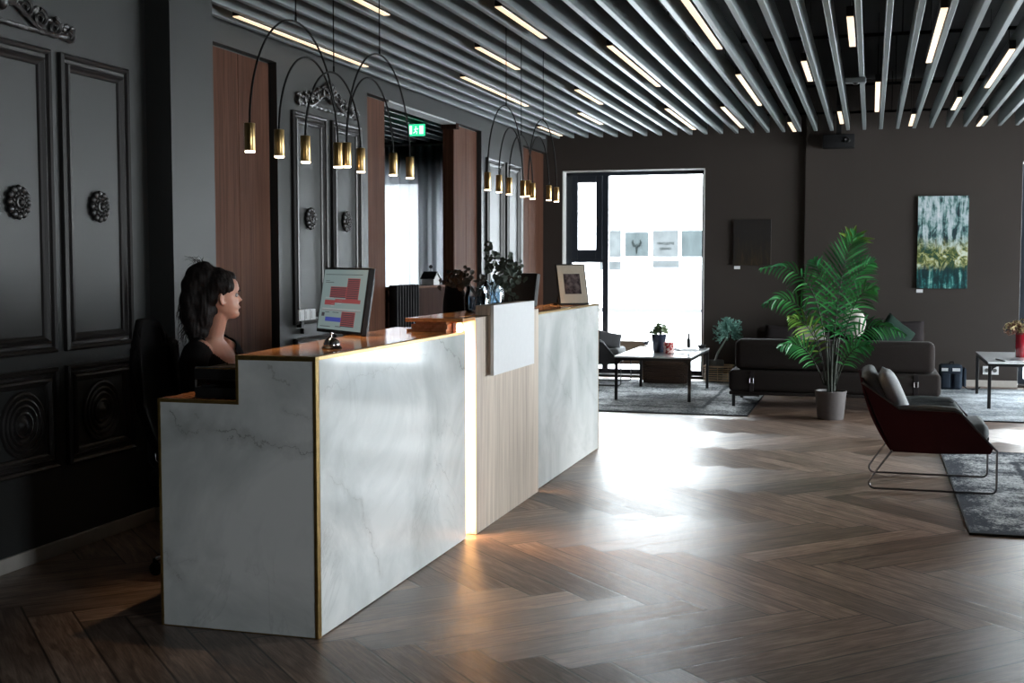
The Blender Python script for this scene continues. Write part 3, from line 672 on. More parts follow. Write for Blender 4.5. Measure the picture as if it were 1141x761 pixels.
# desktop computer screens
def monitor(name, label, loc, rz, wd, ht, stand, tilt, lit):
    t_ = thing(name, label, 'monitor', loc, rz)
    m0 = Matrix.Translation((0, 0, stand)) @ Euler((tilt, 0, 0)).to_matrix().to_4x4()
    b = B(); b.box((-wd / 2, -.012, 0), (wd / 2, .022, ht), .005, 2, m0); b.box((-wd / 2 + .04, .022, .04), (wd / 2 - .04, .05, ht - .04), .01, 2, m0); ca = link('casing', b, 'black', t_)
    b = B(); e = .012; b.box((-wd / 2 + e, -.0135, e + .006), (wd / 2 - e, -.0121, ht - e), 0, 1, m0); b.mi = 1
    mats = [emis('screen_teal', (.23, .30, .30), .42, (.05, .06, .06)) if lit else 'black']
    if lit:
        mats += [emis('screen_red', (.30, .07, .075), .42, (.04, .02, .02)), emis('screen_blue', (.06, .08, .35), .42, (.02, .02, .05)), emis('screen_pale', (.50, .46, .46), .5, (.05, .05, .05)), emis('screen_dark', (.05, .045, .05), .5, (.01, .01, .01))]
        W_ = wd - 2 * e; H_ = ht - 2 * e
        def q(u0, v0, u1, v1, mi, dz=0):
            b.mi = mi; b.box((-W_ / 2 + W_ * u0, -.0138 - dz * .2, e + .006 + H_ * v0), (-W_ / 2 + W_ * u1, -.0136 - dz, e + H_ * v1), 0, 1, m0)
        q(.58, .50, .86, .86, 1); q(.20, .52, .58, .72, 1); q(.58, .44, .92, .52, 1); q(.36, .66, .58, .70, 1); q(.10, .40, .34, .50, 1); q(.34, .44, .58, .52, 1)
        q(.53, .06, .84, .32, 1); q(.16, .13, .53, .22, 2); q(.06, .335, .95, .36, 3); q(.06, .315, .95, .33, 1); q(.10, .52, .30, .535, 3); q(.40, .47, .50, .49, 3, .001); q(.40, .43, .50, .445, 3, .001); q(.26, .42, .33, .44, 3, .001); q(.26, .385, .33, .40, 3, .001)
        q(.06, .21, .13, .29, 4); q(.04, .905, .9, .915, 4); q(.06, .80, .16, .812, 4); q(.06, .775, .26, .785, 4); q(.14, .285, .24, .295, 4); q(.32, .285, .46, .295, 4); q(.42, .06, .55, .068, 4); q(.06, .05, .3, .058, 4)
        for k in range(11): q(.59, .53 + .03 * k, .85, .533 + .03 * k, 4, .001)
        for k in range(8): q(.54, .075 + .03 * k, .83, .078 + .03 * k, 4, .001)
        for k in range(6): q(.21, .54 + .03 * k, .57, .543 + .03 * k, 4, .001)
    link('screen', b, mats, t_)
    b = B(); b.box((-.03, .03, .012), (.03, .055, stand + ht * .5), .008); link('stand', b, 'black', t_)
    fw = .12 if lit else .07; b = B(); b.box((-fw, -.07, 0), (fw, .13 if lit else .06, .013), .006); link('foot', b, 'black', t_)
    return t_
monitor('computer_monitor', 'black computer screen showing a red and blue booking table, behind the counter', (-2.63, 5.80, HD), math.radians(-40), .53, .345, .185, math.radians(-9), True)
monitor('computer_monitor', 'small dark screen half hidden behind the eucalyptus on the counter', (-2.30, 8.0, HR), math.radians(-38), .36, .225, .03, math.radians(-8), False)
# letter tray on the low desk
lt = thing('letter_tray', 'black two-tier tray on the low desk in front of the receptionist', 'tray', (-2.535, 4.52, HD))
for z in (0, .075):
    b = B(); b.box((-.12, -.10, z), (.09, .16, z + .006), .002)
    for a, c in (((-.12, -.10), (.09, -.093)), ((-.12, .153), (.09, .16)), ((-.12, -.093), (-.113, .153))): b.box((a[0], a[1], z + .006), (c[0], c[1], z + .045), .002)
    link('tray', b, 'black', lt)
b = B()
for p in ((-.115, -.095), (-.115, .155), (.085, -.095), (.085, .155)): b.tube([(p[0], p[1], .002), (p[0], p[1], .125)], .005, 6)
b.tube([(-.115, -.095, .125), (.085, -.095, .125)], .005, 6); link('frame', b, 'chrome', lt)
b = B(); b.box((-.10, -.08, .010), (.075, .14, .055), .004); b.box((-.10, -.08, .084), (.07, .14, .118), .004); link('file_stack', b, 'blackm', lt)
# glass vases with eucalyptus
def leaf_disc(b, c, n_, r, rnd, fold=.25):
    n_ = Vector(n_).normalized(); u = n_.orthogonal().normalized(); a = rnd.uniform(0, 6.28); u = Matrix.Rotation(a, 3, n_) @ u; v = n_.cross(u)
    pts = []
    for k in range(8):
        t = 2 * PI * k / 8; rr = r * (1 + .12 * math.cos(t)); pts.append(Vector(c) + u * math.cos(t) * rr + v * math.sin(t) * r * .85 + n_ * (abs(math.sin(t)) * fold * r))
    vs = [b._v(p) for p in pts]; cv = b._v(Vector(c))
    for k in range(8): f = b.bm.faces.new((cv, vs[k], vs[(k + 1) % 8])); f.material_index = b.mi
def spray(name, parent, base, tips, mat, rnd, r=(.014, .022), gap=.026, stemr=.0022, start=.35, side=.026):
    for tip, bend in tips:
        b = B(); base_ = Vector(base); tip = Vector(tip); mid = (base_ + tip) / 2 + Vector(bend)
        pts = [base_ * (1 - t) ** 2 + mid * 2 * t * (1 - t) + tip * t * t for t in [i / 14 for i in range(15)]]
        b.tube(pts, [stemr * (1 - .6 * i / 14) for i in range(15)], 5); L_ = (tip - base_).length; n = max(3, int(L_ * (1 - start) / gap))
        for i in range(n):
            t = start + (1 - start) * (i + .5) / n; p = base_ * (1 - t) ** 2 + mid * 2 * t * (1 - t) + tip * t * t
            d = ((mid - base_) * (1 - t) + (tip - mid) * t).normalized()
            for sg in (-1, 1):
                o = d.orthogonal().normalized(); o = Matrix.Rotation(rnd.uniform(0, 6.28), 3, d) @ o
                q = p + o * side * rnd.uniform(.6, 1.15); leaf_disc(b, q, (o * .3 + d * .5 + Vector((rnd.uniform(-.8, .8), -1.0, rnd.uniform(-.4, .9)))), rnd.uniform(*r) * (1 - .25 * t), rnd)
        link(name, b, mat, parent, recalc=False)
rv = random.Random(4)
vs = thing('glass_vase', 'clear glass jar of eucalyptus at the near end of the raised counter shelf', 'vase', (-2.232, 6.88, 1.20))
def vase_glass(t_, r, h):
    b = B(); b.lathe([(r * .86, 0), (r, .012), (r * 1.03, h * .6), (r * .80, h * .88), (r * .84, h), (r * .78, h), (r * .74, h * .88), (r * .96, h * .6), (r * .93, .016), (.001, .012)], 28, cap=False); b.bm.faces.new([v for v in b.bm.verts][:28][::-1]); link('glass', b, 'clear', t_, smooth=True)
    b = B(); b.lathe([(r * .90, .018), (r * .95, h * .62), (.001, h * .62)], 24); link('water', b, glass_mat('vase_water', (.62, .74, .84)), t_, smooth=True)
    b = B()
    for k in range(6):
        a = k * 2.4; b.tube([(math.cos(a) * r * .7, math.sin(a) * r * .7, .02), (math.cos(a + 2.6) * r * .6, math.sin(a + 2.6) * r * .6, h * .95)], .0028, 5)
    link('stalks', b, 'eucd', t_)
vase_glass(vs, .078, .155)
spray('leafy_branch', vs, (0, 0, .10), [((-.24, -.02, .15), (0, 0, .10)), ((-.16, -.05, .20), (0, 0, .10)), ((-.10, .0, .17), (-.06, 0, .08)), ((-.04, -.03, .27), (-.05, 0, 0)), ((.03, 0, .22), (0, 0, .05)), ((-.20, .05, .22), (0, 0, .06))], 'eucd', rv, gap=.017, r=(.016, .026))
vs2 = thing('glass_vase', 'second glass jar, behind the first, holding the tall eucalyptus stems', 'vase', (-2.24, 7.22, 1.20))
vase_glass(vs2, .07, .185)
spray('leafy_branch', vs2, (0, 0, .12), [((-.02, 0, .42), (-.03, 0, .05)), ((.02, .02, .36), (-.06, 0, .05)), ((.08, 0, .30), (0, 0, .08)), ((.13, -.03, .32), (.02, 0, .12)), ((.17, .02, .28), (.02, 0, .10)), ((.20, 0, .17), (.02, 0, .12)), ((.10, -.05, .12), (.04, 0, .12)), ((.15, -.05, .06), (.04, 0, .12)), ((.05, -.06, .20), (0, 0, .04)), ((.19, .0, .24), (.03, 0, .14)), ((.12, -.04, .22), (0, 0, .06))], 'euc', rv, gap=.018, r=(.015, .025))
# picture frame
pf = thing('picture_frame', 'framed photo in a pale mount leaning back at the far end of the counter', 'picture frame', (-2.18, 9.14, HR), math.radians(40))
mF = Euler((math.radians(-15), 0, 0)).to_matrix().to_4x4(); hw = .115
sh = Matrix.Identity(4); sh[0][2] = -.0
b = B(); b.box((-hw - .012, 0, 0), (hw + .012, .018, .325), .003, 2, mF); link('frame', b, 'black', pf)
b = B(); b.box((-hw, -.003, .014), (hw, -.0005, .313), 0, 1, mF); link('mount', b, plain('beige_mount', (.40, .35, .28), .8, var=.05), pf)
b = B(); b.box((-hw + .045, -.0045, .085), (hw - .045, -.0031, .245), 0, 1, mF); x = N('dark_photo'); f = x.noise(x.obj(), 22, 4); x.P(color=x.ramp(f, [(.4, (.03, .022, .024)), (.65, (.13, .10, .10))]), rough=.15, coat=.5)
link('photo', b, x.m, pf)
b = B(); b.tube([(-.03, .05, .16), (-.04, .11, .13), (-.045, .15, .07), (-.05, .165, .012)], [.02, .03, .03, .03], 8, flat=.5); b.box((-.09, .12, 0), (-.01, .20, .012), .003); link('easel_leg', b, 'blackm', pf)
# wall switches
sw = thing('wall_switch', 'row of three white switches on the grey panel behind the reception', 'switch', (XW, 8.20, 1.06))
for k in range(3):
    b = B(); b.box((.0, .025 + .095 * k, 0), (.045, .115 + .095 * k, .082), .004); b.box((.045, .04 + .095 * k, .012), (.049, .10 + .095 * k, .07), .002); link('rocker', b, 'whitep', sw)
b = B(); b.box((0, .07, -.05), (.04, .12, -.002), .004); b.box((0, .13, -.10), (.03, .16, -.06), .004); link('cable_box', b, 'black', sw)
# ================================================================ PENDANT ARCHES
def pendant(loc, kind, label):
    t_ = thing('pendant_lamp', label, 'pendant lamp', loc, 0, 'arched pendant lamps above the counter')
    if kind == 'A': arches = [(0, .88, .50, 1), (.265, .88, .36, 0)]; ends = (0, .265, .88); cy = .44
    elif kind == 'C': arches = [(0, .625, .33, 1)]; ends = (0, .625); cy = .3125
    else: arches = [(0, .865, .50, 1), (0, .615, .36, 0)]; ends = (0, .615, .865); cy = .4325
    for a, c, h, _ in arches:
        b = B(); m = (a + c) / 2; r = (c - a) / 2; pts = [(0, m - r * math.cos(t), .118 + (h) * math.sin(t) ** 1.06) for t in [PI * i / 40 for i in range(41)]]; b.tube(pts, .0048, 8); link('arch', b, 'cord', t_, smooth=True)
    top = .118 + arches[0][2]
    b = B(); b.tube([(0, cy, top), (0, cy, ZC - loc[2])], .0030, 6); b.tube([(0, cy, top - .004), (0, cy, top + .03)], .005, 8); link('cable', b, 'cord', t_)
    for e in ends:
        b = B(); b.lathe([(.0215, .004), (.0225, .006), (.0225, .117), (.0215, .119), (.007, .121)], 24, (0, e, 0)); cy_ = link('spotlight', b, 'brass', t_, smooth=True)
        b = B(); b.lathe([(.0195, -.003), (.0212, 0), (.0212, .005)], 20, (0, e, 0)); link('lens', b, 'spot_on', cy_)
        ld = bpy.data.lights.new('spot_light', 'SPOT'); ld.energy = 7; ld.color = (1.0, .70, .42); ld.spot_size = math.radians(58); ld.spot_blend = .7; ld.shadow_soft_size = .018
        lo_ = bpy.data.objects.new('spot_light', ld); C.objects.link(lo_); lo_.parent = cy_; lo_.location = (0, e, -.012)
    return t_
ZP = 1.958
pa = pendant((-2.5, 4.63, ZP), 'A', 'near black double arch with three brass spots, leftmost above the counter')
pc = pendant((-2.465, 5.083, ZP - .01), 'C', 'near small single arch with two brass spots, beside the leftmost double arch')
pd = pendant((-2.5, 5.615, ZP + .01), 'D', 'near black double arch with three brass spots, before the wall opening')
dup(pa, (-2.5, 7.935, ZP + .025), label='far double arch with brass spots, first of the distant lamp cluster')
dup(pc, (-2.465, 8.33, ZP + .015), label='far small single arch in the middle of the distant lamp cluster')
dup(pd, (-2.5, 8.96, ZP + .035), label='far double arch with brass spots closest to the window corner')
# ================================================================ OFFICE CHAIRS
def office_chair(loc, rz, label, hgt=0.0):
    t_ = thing('office_chair', label, 'office chair', loc, rz, 'black office chairs')
    b = B(); b.lathe([(.03, .06), (.032, .10), (.025, .12), (.025, .40), (.02, .42)], 16); link('gas_column', b, 'chrome', t_, smooth=True)
    for k in range(5):
        a = 2 * PI * k / 5 + .3; c, s = math.cos(a), math.sin(a)
        b = B(); b.tube([(c * .02, s * .02, .10), (c * .16, s * .16, .095), (c * .29, s * .29, .075)], [.02, .017, .012], 8); lg = link('leg', b, 'chrome', t_, smooth=True)
        b = B(); mt = T(c * .29, s * .29, .03, 0, 0, a)
        b.lathe([(.012, -.02), (.029, -.018), (.029, -.004), (.02, 0), (.029, .004), (.029, .018), (.012, .02)], 16, mtx=mt @ T(0, 0, 0, PI / 2)); b.box((-.012, -.01, .0), (.012, .01, .05), .003, 1, mt); link('caster', b, 'blackm', lg, smooth=True)
    b = B(); b.box((-.25, -.23, .44), (.25, .25, .52), .035, 3); link('seat', b, 'blackm', t_, smooth=True)
    def fn(u, v):
        x = (u - .5) * 2; wv = .22 * (1 - .30 * max(0, v - .55) ** 1.2 * 2) * (1 - .12 * (1 - v) ** 2); rr = min(1.0, (1 - abs(x) ** 5 * max(0, v - .82) * 4))
        z = .60 + (.62 + hgt) * (v * rr if v > .8 else v)
        return Vector((x * wv, -.27 - .10 * v + .07 * x * x - .05 * math.sin(v * PI), z))
    b = B(); b.grid(fn, 14, 18); o = link('backrest', b, 'blackm', t_, smooth='full'); md = o.modifiers.new('solid', 'SOLIDIFY'); md.thickness = .035; md.offset = 0
    b = B(); b.tube([(0, -.05, .43), (0, -.26, .44), (0, -.345, .52), (0, -.37, .80)], [.022, .022, .02, .016], 8); link('back_support', b, 'black', t_, smooth=True)
    for sg in (-1, 1):
        b = B(); b.tube([(sg * .24, 0, .46), (sg * .285, 0, .48), (sg * .285, .0, .66)], .014, 8); b.box((sg * .285 - .03, -.13, .66), (sg * .285 + .03, .13, .685), .01); link('armrest', b, 'black', t_, smooth=True)
    return t_
RZP = math.radians(-88); PX, PY = -3.035, 5.235
office_chair((PX, PY, 0), RZP, 'black office chair the receptionist sits on')
office_chair((-2.95, 9.45, 0), math.radians(-40), 'black high-backed office chair behind the raised shelf, left of the vases', .14)
# ================================================================ RECEPTIONIST
pr_ = thing('person', 'woman with dark tied-up hair and black cardigan seated behind the counter, looking away', 'person', (PX, PY, 0), RZP)
def loft(b, secs, seg=24):
    """secs = [(x,y,z, rx, ry)] closed elliptical rings"""
    t = bmesh.new(); rings = []
    for (x, y, z, rx, ry) in secs: rings.append([t.verts.new((x + rx * math.cos(2 * PI * k / seg), y + ry * math.sin(2 * PI * k / seg), z)) for k in range(seg)])
    for a, c in zip(rings[:-1], rings[1:]):
        for k in range(seg): t.faces.new((a[k], a[(k + 1) % seg], c[(k + 1) % seg], c[k]))
    t.faces.new(rings[0][::-1]); t.faces.new(rings[-1]); b.merge(t)
def lerp_tab(tab, h):
    for (a, va), (c, vc) in zip(tab[:-1], tab[1:]):
        if a <= h <= c: k = (h - a) / (c - a); k = k * k * (3 - 2 * k) if False else k; return va + (vc - va) * k
    return tab[-1][1] if h > tab[-1][0] else tab[0][1]
HZ = 1.225; HH = .228
HM = Matrix.Translation((0, .035, 0)) @ Matrix.Rotation(math.radians(42), 4, 'Z') @ Matrix.Translation((0, 0, 0))
def head(b):
    F = [(0, .070), (.05, .090), (.12, .094), (.18, .083), (.235, .093), (.28, .091), (.33, .086), (.40, .087), (.50, .080), (.58, .088), (.64, .092), (.78, .084), (.90, .060), (.97, .033), (1, .008)]
    K = [(0, .005), (.08, -.015), (.18, -.045), (.30, -.072), (.45, -.092), (.62, -.104), (.78, -.096), (.90, -.070), (.97, -.038), (1, -.008)]
    Wd = [(0, .026), (.06, .040), (.15, .052), (.28, .062), (.42, .069), (.55, .073), (.68, .076), (.80, .071), (.90, .054), (.97, .030), (1, .007)]
    t = bmesh.new(); rings = []; n = 40; seg = 40
    for i in range(n + 1):
        h = i / n; f = lerp_tab(F, h); k_ = lerp_tab(K, h); wd = lerp_tab(Wd, h); cy = (f + k_) / 2; ry = (f - k_) / 2; ring = []
        for k in range(seg):
            a = 2 * PI * k / seg; c, s = math.cos(a), math.sin(a); e = .86
            x = wd * math.copysign(abs(c) ** e, c); y = cy + ry * math.copysign(abs(s) ** e, s)
            if s > 0:
                nx = math.exp(-(x / .011) ** 2); hb = .030 * max(0, 1 - abs((h - .385) / .05)) if h < .385 else .031 * max(0, 1 - (h - .385) / .20); y += nx * hb
                for sg in (-1, 1): y -= .011 * math.exp(-((x - sg * .032) / .016) ** 2 - ((h - .50) / .05) ** 2)
                y += .006 * math.exp(-(x / .022) ** 2 - ((h - .255) / .018) ** 2) + .005 * math.exp(-(x / .020) ** 2 - ((h - .215) / .016) ** 2)
            ring.append(t.verts.new(HM @ Vector((x, y, HZ + HH * h))))
        rings.append(ring)
    for p, q in zip(rings[:-1], rings[1:]):
        for k in range(seg): t.faces.new((p[k], p[(k + 1) % seg], q[(k + 1) % seg], q[k]))
    t.faces.new(rings[0][::-1]); t.faces.new(rings[-1]); b.merge(t)
    for sg in (-1, 1):
        pts = [HM @ Vector((sg * (.073 + .008 * math.sin(q)), -.008 - .017 * math.sin(q) * .8 + .004, HZ + HH * (.44 + .13 * math.cos(q)))) for q in [-.5 + 4.4 * i / 12 for i in range(13)]]
        b.tube(pts, .0052, 6); b.ball(HM @ Vector((sg * .071, -.004, HZ + HH * .33)), (.006, .008, .011), 1); b.ball(HM @ Vector((sg * .071, -.012, HZ + HH * .44)), (.005, .014, .024), 1)
b = B(); head(b)
loft(b, [(0, -.01, .50, .12, .10), (0, -.015, .54, .165, .125), (0, -.015, .62, .165, .12), (0, -.005, .72, .130, .100), (0, .005, .82, .135, .105), (0, .012, .92, .155, .118), (0, .005, 1.00, .160, .108), (0, -.010, 1.06, .155, .085), (0, -.015, 1.10, .115, .065), (0, -.012, 1.13, .07, .052)])
for sg in (-1, 1): b.ball((sg * .068, .095, .935), (.062, .05, .06), 2)
b.tube([(0, -.015, 1.08), (0, -.004, 1.15), (0, .014, 1.21), (0, .03, 1.27)], [.066, .051, .049, .05], 16)
for sg in (-1, 1):
    b.tube([(sg * .09, -.01, 1.085), (sg * .155, -.01, 1.062), (sg * .192, -.005, 1.025), (sg * .195, -.005, .98)], [.052, .054, .052, .05], 14)
    b.tube([(sg * .185, -.005, 1.03), (sg * .205, .0, .93), (sg * .215, .015, .80)], [.055, .047, .040], 14)
    b.tube([(sg * .215, .01, .80), (sg * .19, .13, .755), (sg * .15, .255, .70)], [.041, .038, .026], 14)
    b.ball((sg * .215, .012, .80), .041, 2)
    hp = Vector((sg * .145, .262, .694)); b.ball(hp + Vector((-sg * .012, .045, -.012)), (.036, .048, .014), 2)
    for k, (dx, ln) in enumerate(((-.028, .062), (-.010, .075), (.009, .070), (.027, .055))):
        s0 = hp + Vector((-sg * .014 + dx, .085, -.012)); b.tube([s0, s0 + Vector((dx * .1, ln * .5, .002)), s0 + Vector((dx * .15, ln * .85, -.014)), s0 + Vector((dx * .15, ln * .95, -.024))], [.0085, .008, .007, .005], 8)
    s0 = hp + Vector((-sg * .04, .02, -.010)); b.tube([s0, s0 + Vector((-sg * .028, .024, -.004)), s0 + Vector((-sg * .034, .052, -.012))], [.011, .009, .006], 8)
    b.tube([(sg * .085, -.02, .575), (sg * .10, .18, .590), (sg * .115, .42, .575)], [.095, .085, .060], 16); b.ball((sg * .115, .43, .572), .060, 2)
    b.tube([(sg * .115, .44, .56), (sg * .115, .455, .40), (sg * .11, .43, .22), (sg * .11, .42, .09)], [.055, .056, .042, .032], 14)
    b.tube([(sg * .11, .39, .05), (sg * .115, .48, .045), (sg * .12, .58, .035)], [.038, .036, .026], 12)
tmp = link('body_base', b, 'skin')
def bake(o, mods, name):
    for typ, kw in mods:
        md = o.modifiers.new(typ, typ)
        for a, v in kw.items(): setattr(md, a, v)
    dg = bpy.context.evaluated_depsgraph_get(); dg.update(); me = bpy.data.meshes.new_from_object(o.evaluated_get(dg)); me.name = name
    bpy.data.objects.remove(o); return me
me = bake(tmp, [('REMESH', dict(mode='VOXEL', voxel_size=.0058)), ('SMOOTH', dict(factor=.5, iterations=4))], 'body')
me.materials.clear(); me.materials.append(M['skin'])
for p in me.polygons: p.use_smooth = True
bd = bpy.data.objects.new('body', me); C.objects.link(bd); bd.parent = pr_
def garment(name, test, off, mat, soft=2):
    bm = bmesh.new(); bm.from_mesh(me); bm.normal_update()
    kill = [f for f in bm.faces if not test(f.calc_center_median())]
    bmesh.ops.delete(bm, geom=kill, context='FACES')
    for v in bm.verts: v.co += v.normal * (off + .0035 * noise.noise(v.co * 14))
    m2 = bpy.data.meshes.new(name); bm.to_mesh(m2); bm.free(); m2.materials.append(M[mat])
    for p in m2.polygons: p.use_smooth = True
    o = bpy.data.objects.new(name, m2); C.objects.link(o); o.parent = pr_
    md = o.modifiers.new('solid', 'SOLIDIFY'); md.thickness = .004; md.offset = 1; return o
def top_t(c):
    if c.z < .60 and c.y > .12: return False
    if c.z < .54: return False
    if c.y > .262 and c.z > .6: return False
    if c.y > .16 and c.z < .655 : return False
    if c.y > 0.0 and abs(c.x) < max(0, (c.z - .93) * .85): return False
    if c.z > 1.118 - .25 * max(0, abs(c.x) - .07) and abs(c.x) < .09: return False
    return c.z < 1.13
garment('cardigan', top_t, .010, 'cloth_b')
garment('trousers', lambda c: .075 < c.z < .70 and not (c.y > .13 and c.z > .655) and abs(c.x) < .19, .007, 'trouser')
garment('shoes', lambda c: c.z < .085, .006, 'blackm')
# hair
b = B(); r3 = random.Random(8)
def hb(c, r): b.ball(HM @ Vector(c), r, 3)
hz = HZ + HH * .62
hb((0, -.022, hz + .022), (.084, .099, .088)); hb((0, -.055, hz - .035), (.078, .075, .075)); hb((0, .022, hz + .056), (.066, .056, .036)); hb((0, -.09, hz - .07), (.070, .072, .13)); hb((0, -.085, hz + .05), (.066, .07, .075)); hb((0, -.045, hz - .085), (.062, .055, .05))
for sg in (-1, 1): hb((sg * .05, .006, hz + .022), (.033, .050, .045))
hb((0, -.075, hz + .105), (.038, .042, .034)); hb((0, -.105, hz + .075), (.055, .055, .05)); hb((0, -.125, hz + .02), (.062, .055, .06)); hb((0, -.135, hz - .05), (.068, .055, .065)); hb((0, -.135, hz - .12), (.066, .052, .06)); hb((.01, -.13, hz - .18), (.050, .042, .05)); hb((.02, -.13, hz - .225), (.03, .028, .035)); hb((0, -.085, hz - .145), (.060, .055, .06)); hb((0, -.10, hz - .20), (.055, .045, .04))
hm = bake(link('hair_base', b, 'hair'), [('REMESH', dict(mode='VOXEL', voxel_size=.006)), ('SMOOTH', dict(factor=.6, iterations=16))], 'hair')
bm = bmesh.new(); bm.from_mesh(hm); bm.normal_update()
for v in bm.verts:
    q = v.co; v.co = q + v.normal * (.004 * noise.noise(Vector((q.x * 90, q.y * 90, q.z * 14))) + .004 * noise.noise(q * 22))
bm.to_mesh(hm); bm.free(); hm.materials.clear(); hm.materials.append(M['hair'])
for p in hm.polygons: p.use_smooth = True
ho = bpy.data.objects.new('hair', hm); C.objects.link(ho); ho.parent = pr_
b = B()
for k in range(16):
    a = r3.uniform(-.9, .9); p0 = HM @ Vector((a * .05, -.08 + r3.uniform(-.03, .02), hz + .12 + r3.uniform(-.02, .015))); b.tube([p0, p0 + Vector((a * .03, -.03 + r3.uniform(-.02, .03), .03)), p0 + Vector((a * .06, -.06 + r3.uniform(-.03, .05), r3.uniform(-.02, .05)))], [.0016, .001, .0004], 4)
for k in range(70):
    a = r3.uniform(-1, 1); p0 = HM @ Vector((a * .055, -.15 + r3.uniform(-.03, .04), hz - r3.uniform(.0, .19))); b.tube([p0, p0 + Vector((a * .01, -.03, -.04)), p0 + Vector((a * .02, -.035 + r3.uniform(-.02, .02), -.09))], [.0022, .0014, .0004], 4)
ls = link('loose_strands', b, 'hair', ho); ls['kind'] = 'stuff'
b = B()
for sg in (-1, 1): b.ball(HM @ Vector((sg * .031, .071, HZ + HH * .50)), .0105, 2)
link('eyes', b, 'eye', pr_, smooth=True)
b = B()
for sg in (-1, 1): b.tube([HM @ Vector((sg * .014, .094, HZ + HH * .585)), HM @ Vector((sg * .032, .091, HZ + HH * .60)), HM @ Vector((sg * .050, .076, HZ + HH * .585))], [.0025, .0032, .0015], 6)
link('eyebrows', b, 'hair', pr_)
b = B(); b.tube([HM @ Vector((-.021, .088, HZ + HH * .236)), HM @ Vector((0, .0965, HZ + HH * .238)), HM @ Vector((.021, .087, HZ + HH * .236))], [.002, .005, .002], 8); link('lips', b, 'lip', pr_)
b = B(); pts = []
for k in range(21):
    t = -1 + 2 * k / 20; pts.append((t * .055, .075 - .085 * t * t + .018, 1.115 - .085 * (1 - t * t)))
b.tube(pts, .0013, 5); link('necklace', b, 'brass', pr_)
# ================================================================ RADIATOR AND BIRD HOUSE BY THE OPENING
ra = thing('radiator', 'black finned radiator below the wall opening', 'radiator', (-4.06, 10.36, .12))
for k in range(9):
    b = B(); y = -.24 + .066 * k; b.box((-.055, y, 0), (.03, y + .036, 1.17), .012); link('fin', b, 'blackm', ra, smooth=True)
b = B(); b.box((-.045, -.24, .06), (-.02, .32, .10)); b.box((-.045, -.24, 1.02), (-.02, .32, 1.06)); link('manifold', b, 'black', ra)
for y in (-.2, .29):
    b = B(); b.box((-.04, y - .015, -.12), (.02, y + .015, 0)); link('foot', b, 'black', ra)
bh = thing('ornament_house', 'tiny white house ornament with dark roof on the sill of the opening', 'ornament', (-4.22, 11.50, 1.268))
b = B(); b.prism([(-.085, 0), (.085, 0), (.085, .065), (0, .12), (-.085, .065)], .12, T(.06, 0, 0, PI / 2, 0, PI / 2) @ T(0, 0, -.12)); link('house_body', b, plain('chalk_white', (.5, .5, .5), .7), bh)
b = B(); 
for sg in (-1, 1): b.prism([(0, .122), (sg * .10, .058), (sg * .10, .068), (0, .134)], .15, T(.075, 0, 0, PI / 2, 0, PI / 2) @ T(0, 0, -.15))
link('roof', b, 'black', bh)
b = B(); b.tube([(0, .0, .12), (0, .0, .165)], .004, 6); b.ball((0, 0, .18), .02, 2); link('finial', b, 'black', bh, smooth=True)
# ================================================================ PAINTINGS, LABELS, SOCKET, SPEAKER, BRACKET
def painting(name, x0, x1, z0, z1, mat, label, y=YB):
    t_ = thing(name, label, 'painting', ((x0 + x1) / 2, y, z0)); b = B(); b.box((x0, y - .035, z0), (x1, y - .002, z1), .002); link('canvas', b, mat, t_, world=True); return t_
x = N('abstract_forest'); p = x.pos(); s = x.sep(p)
zz = x.mapr(s[2], 1.18, 2.28, 0, 1)
stk = x.noise(x.scale(p, (16, 1, 2.2)), 1, 5, .65, .4); spl = x.noise(x.scale(p, (9, 1, 7)), 1, 5, .7, .8); fine = x.noise(x.scale(p, (40, 1, 10)), 1, 3)
low = x.ramp(x.math('ADD', x.math('MULTIPLY', stk, .6), x.math('MULTIPLY', spl, .4)), [(.40, (.003, .012, .016)), (.50, (.006, .05, .055)), (.56, (.03, .18, .17)), (.62, (.3, .55, .5))])
midc = x.ramp(spl, [(.40, (.01, .06, .04)), (.46, (.10, .13, .03)), (.52, (.40, .40, .16)), (.60, (.68, .74, .64))])
up = x.ramp(x.math('ADD', x.math('MULTIPLY', stk, .65), x.math('MULTIPLY', spl, .35)), [(.40, (.004, .012, .025)), (.455, (.02, .06, .07)), (.495, (.16, .30, .29)), (.54, (.46, .56, .60)), (.62, (.70, .73, .76))])
wob = x.math('MULTIPLY', x.math('SUBTRACT', fine, .5), .16)
c = x.mix(x.mapr(x.math('ADD', zz, wob), .19, .27), low, midc); c = x.mix(x.mapr(x.math('ADD', zz, wob), .40, .56), c, up)
x.P(color=c, rough=.45)
painting('abstract_painting', .535, 1.108, 1.178, 2.285, x.m, 'tall abstract painting in teal, pale blue and yellow on the grey back wall')
x = N('dark_abstract'); p = x.pos(); s = x.sep(p); st = x.noise(x.scale(p, (26, 1, 3)), 1, 5, .7)
c = x.mix(x.mapr(s[2], 1.48, 1.85, .9, .1), (.012, .010, .010), x.ramp(st, [(.44, (.008, .006, .005)), (.58, (.03, .02, .008)), (.68, (.09, .035, .02))]))
x.P(color=c, rough=.5)
painting('abstract_painting', -1.665, -1.200, 1.455, 2.025, x.m, 'small almost black painting with faint rusty streaks, between window and palm')
for (xa, z, lb) in ((-1.655, 1.405, 'small white caption card below the almost black painting'), (.535, 1.125, 'small white caption card below the teal abstract painting')):
    b = B(); b.box((xa, YB - .006, z), (xa + .075, YB - .001, z + .04)); solo('caption_card', b, 'whitep', lb, 'card')
so = thing('wall_socket', 'white double socket plate low on the back wall behind the side table', 'socket', (1.40, YB, .15))
b = B(); b.box((-.09, -.012, 0), (.09, -.001, .10), .003); link('plate', b, 'whitep', so)
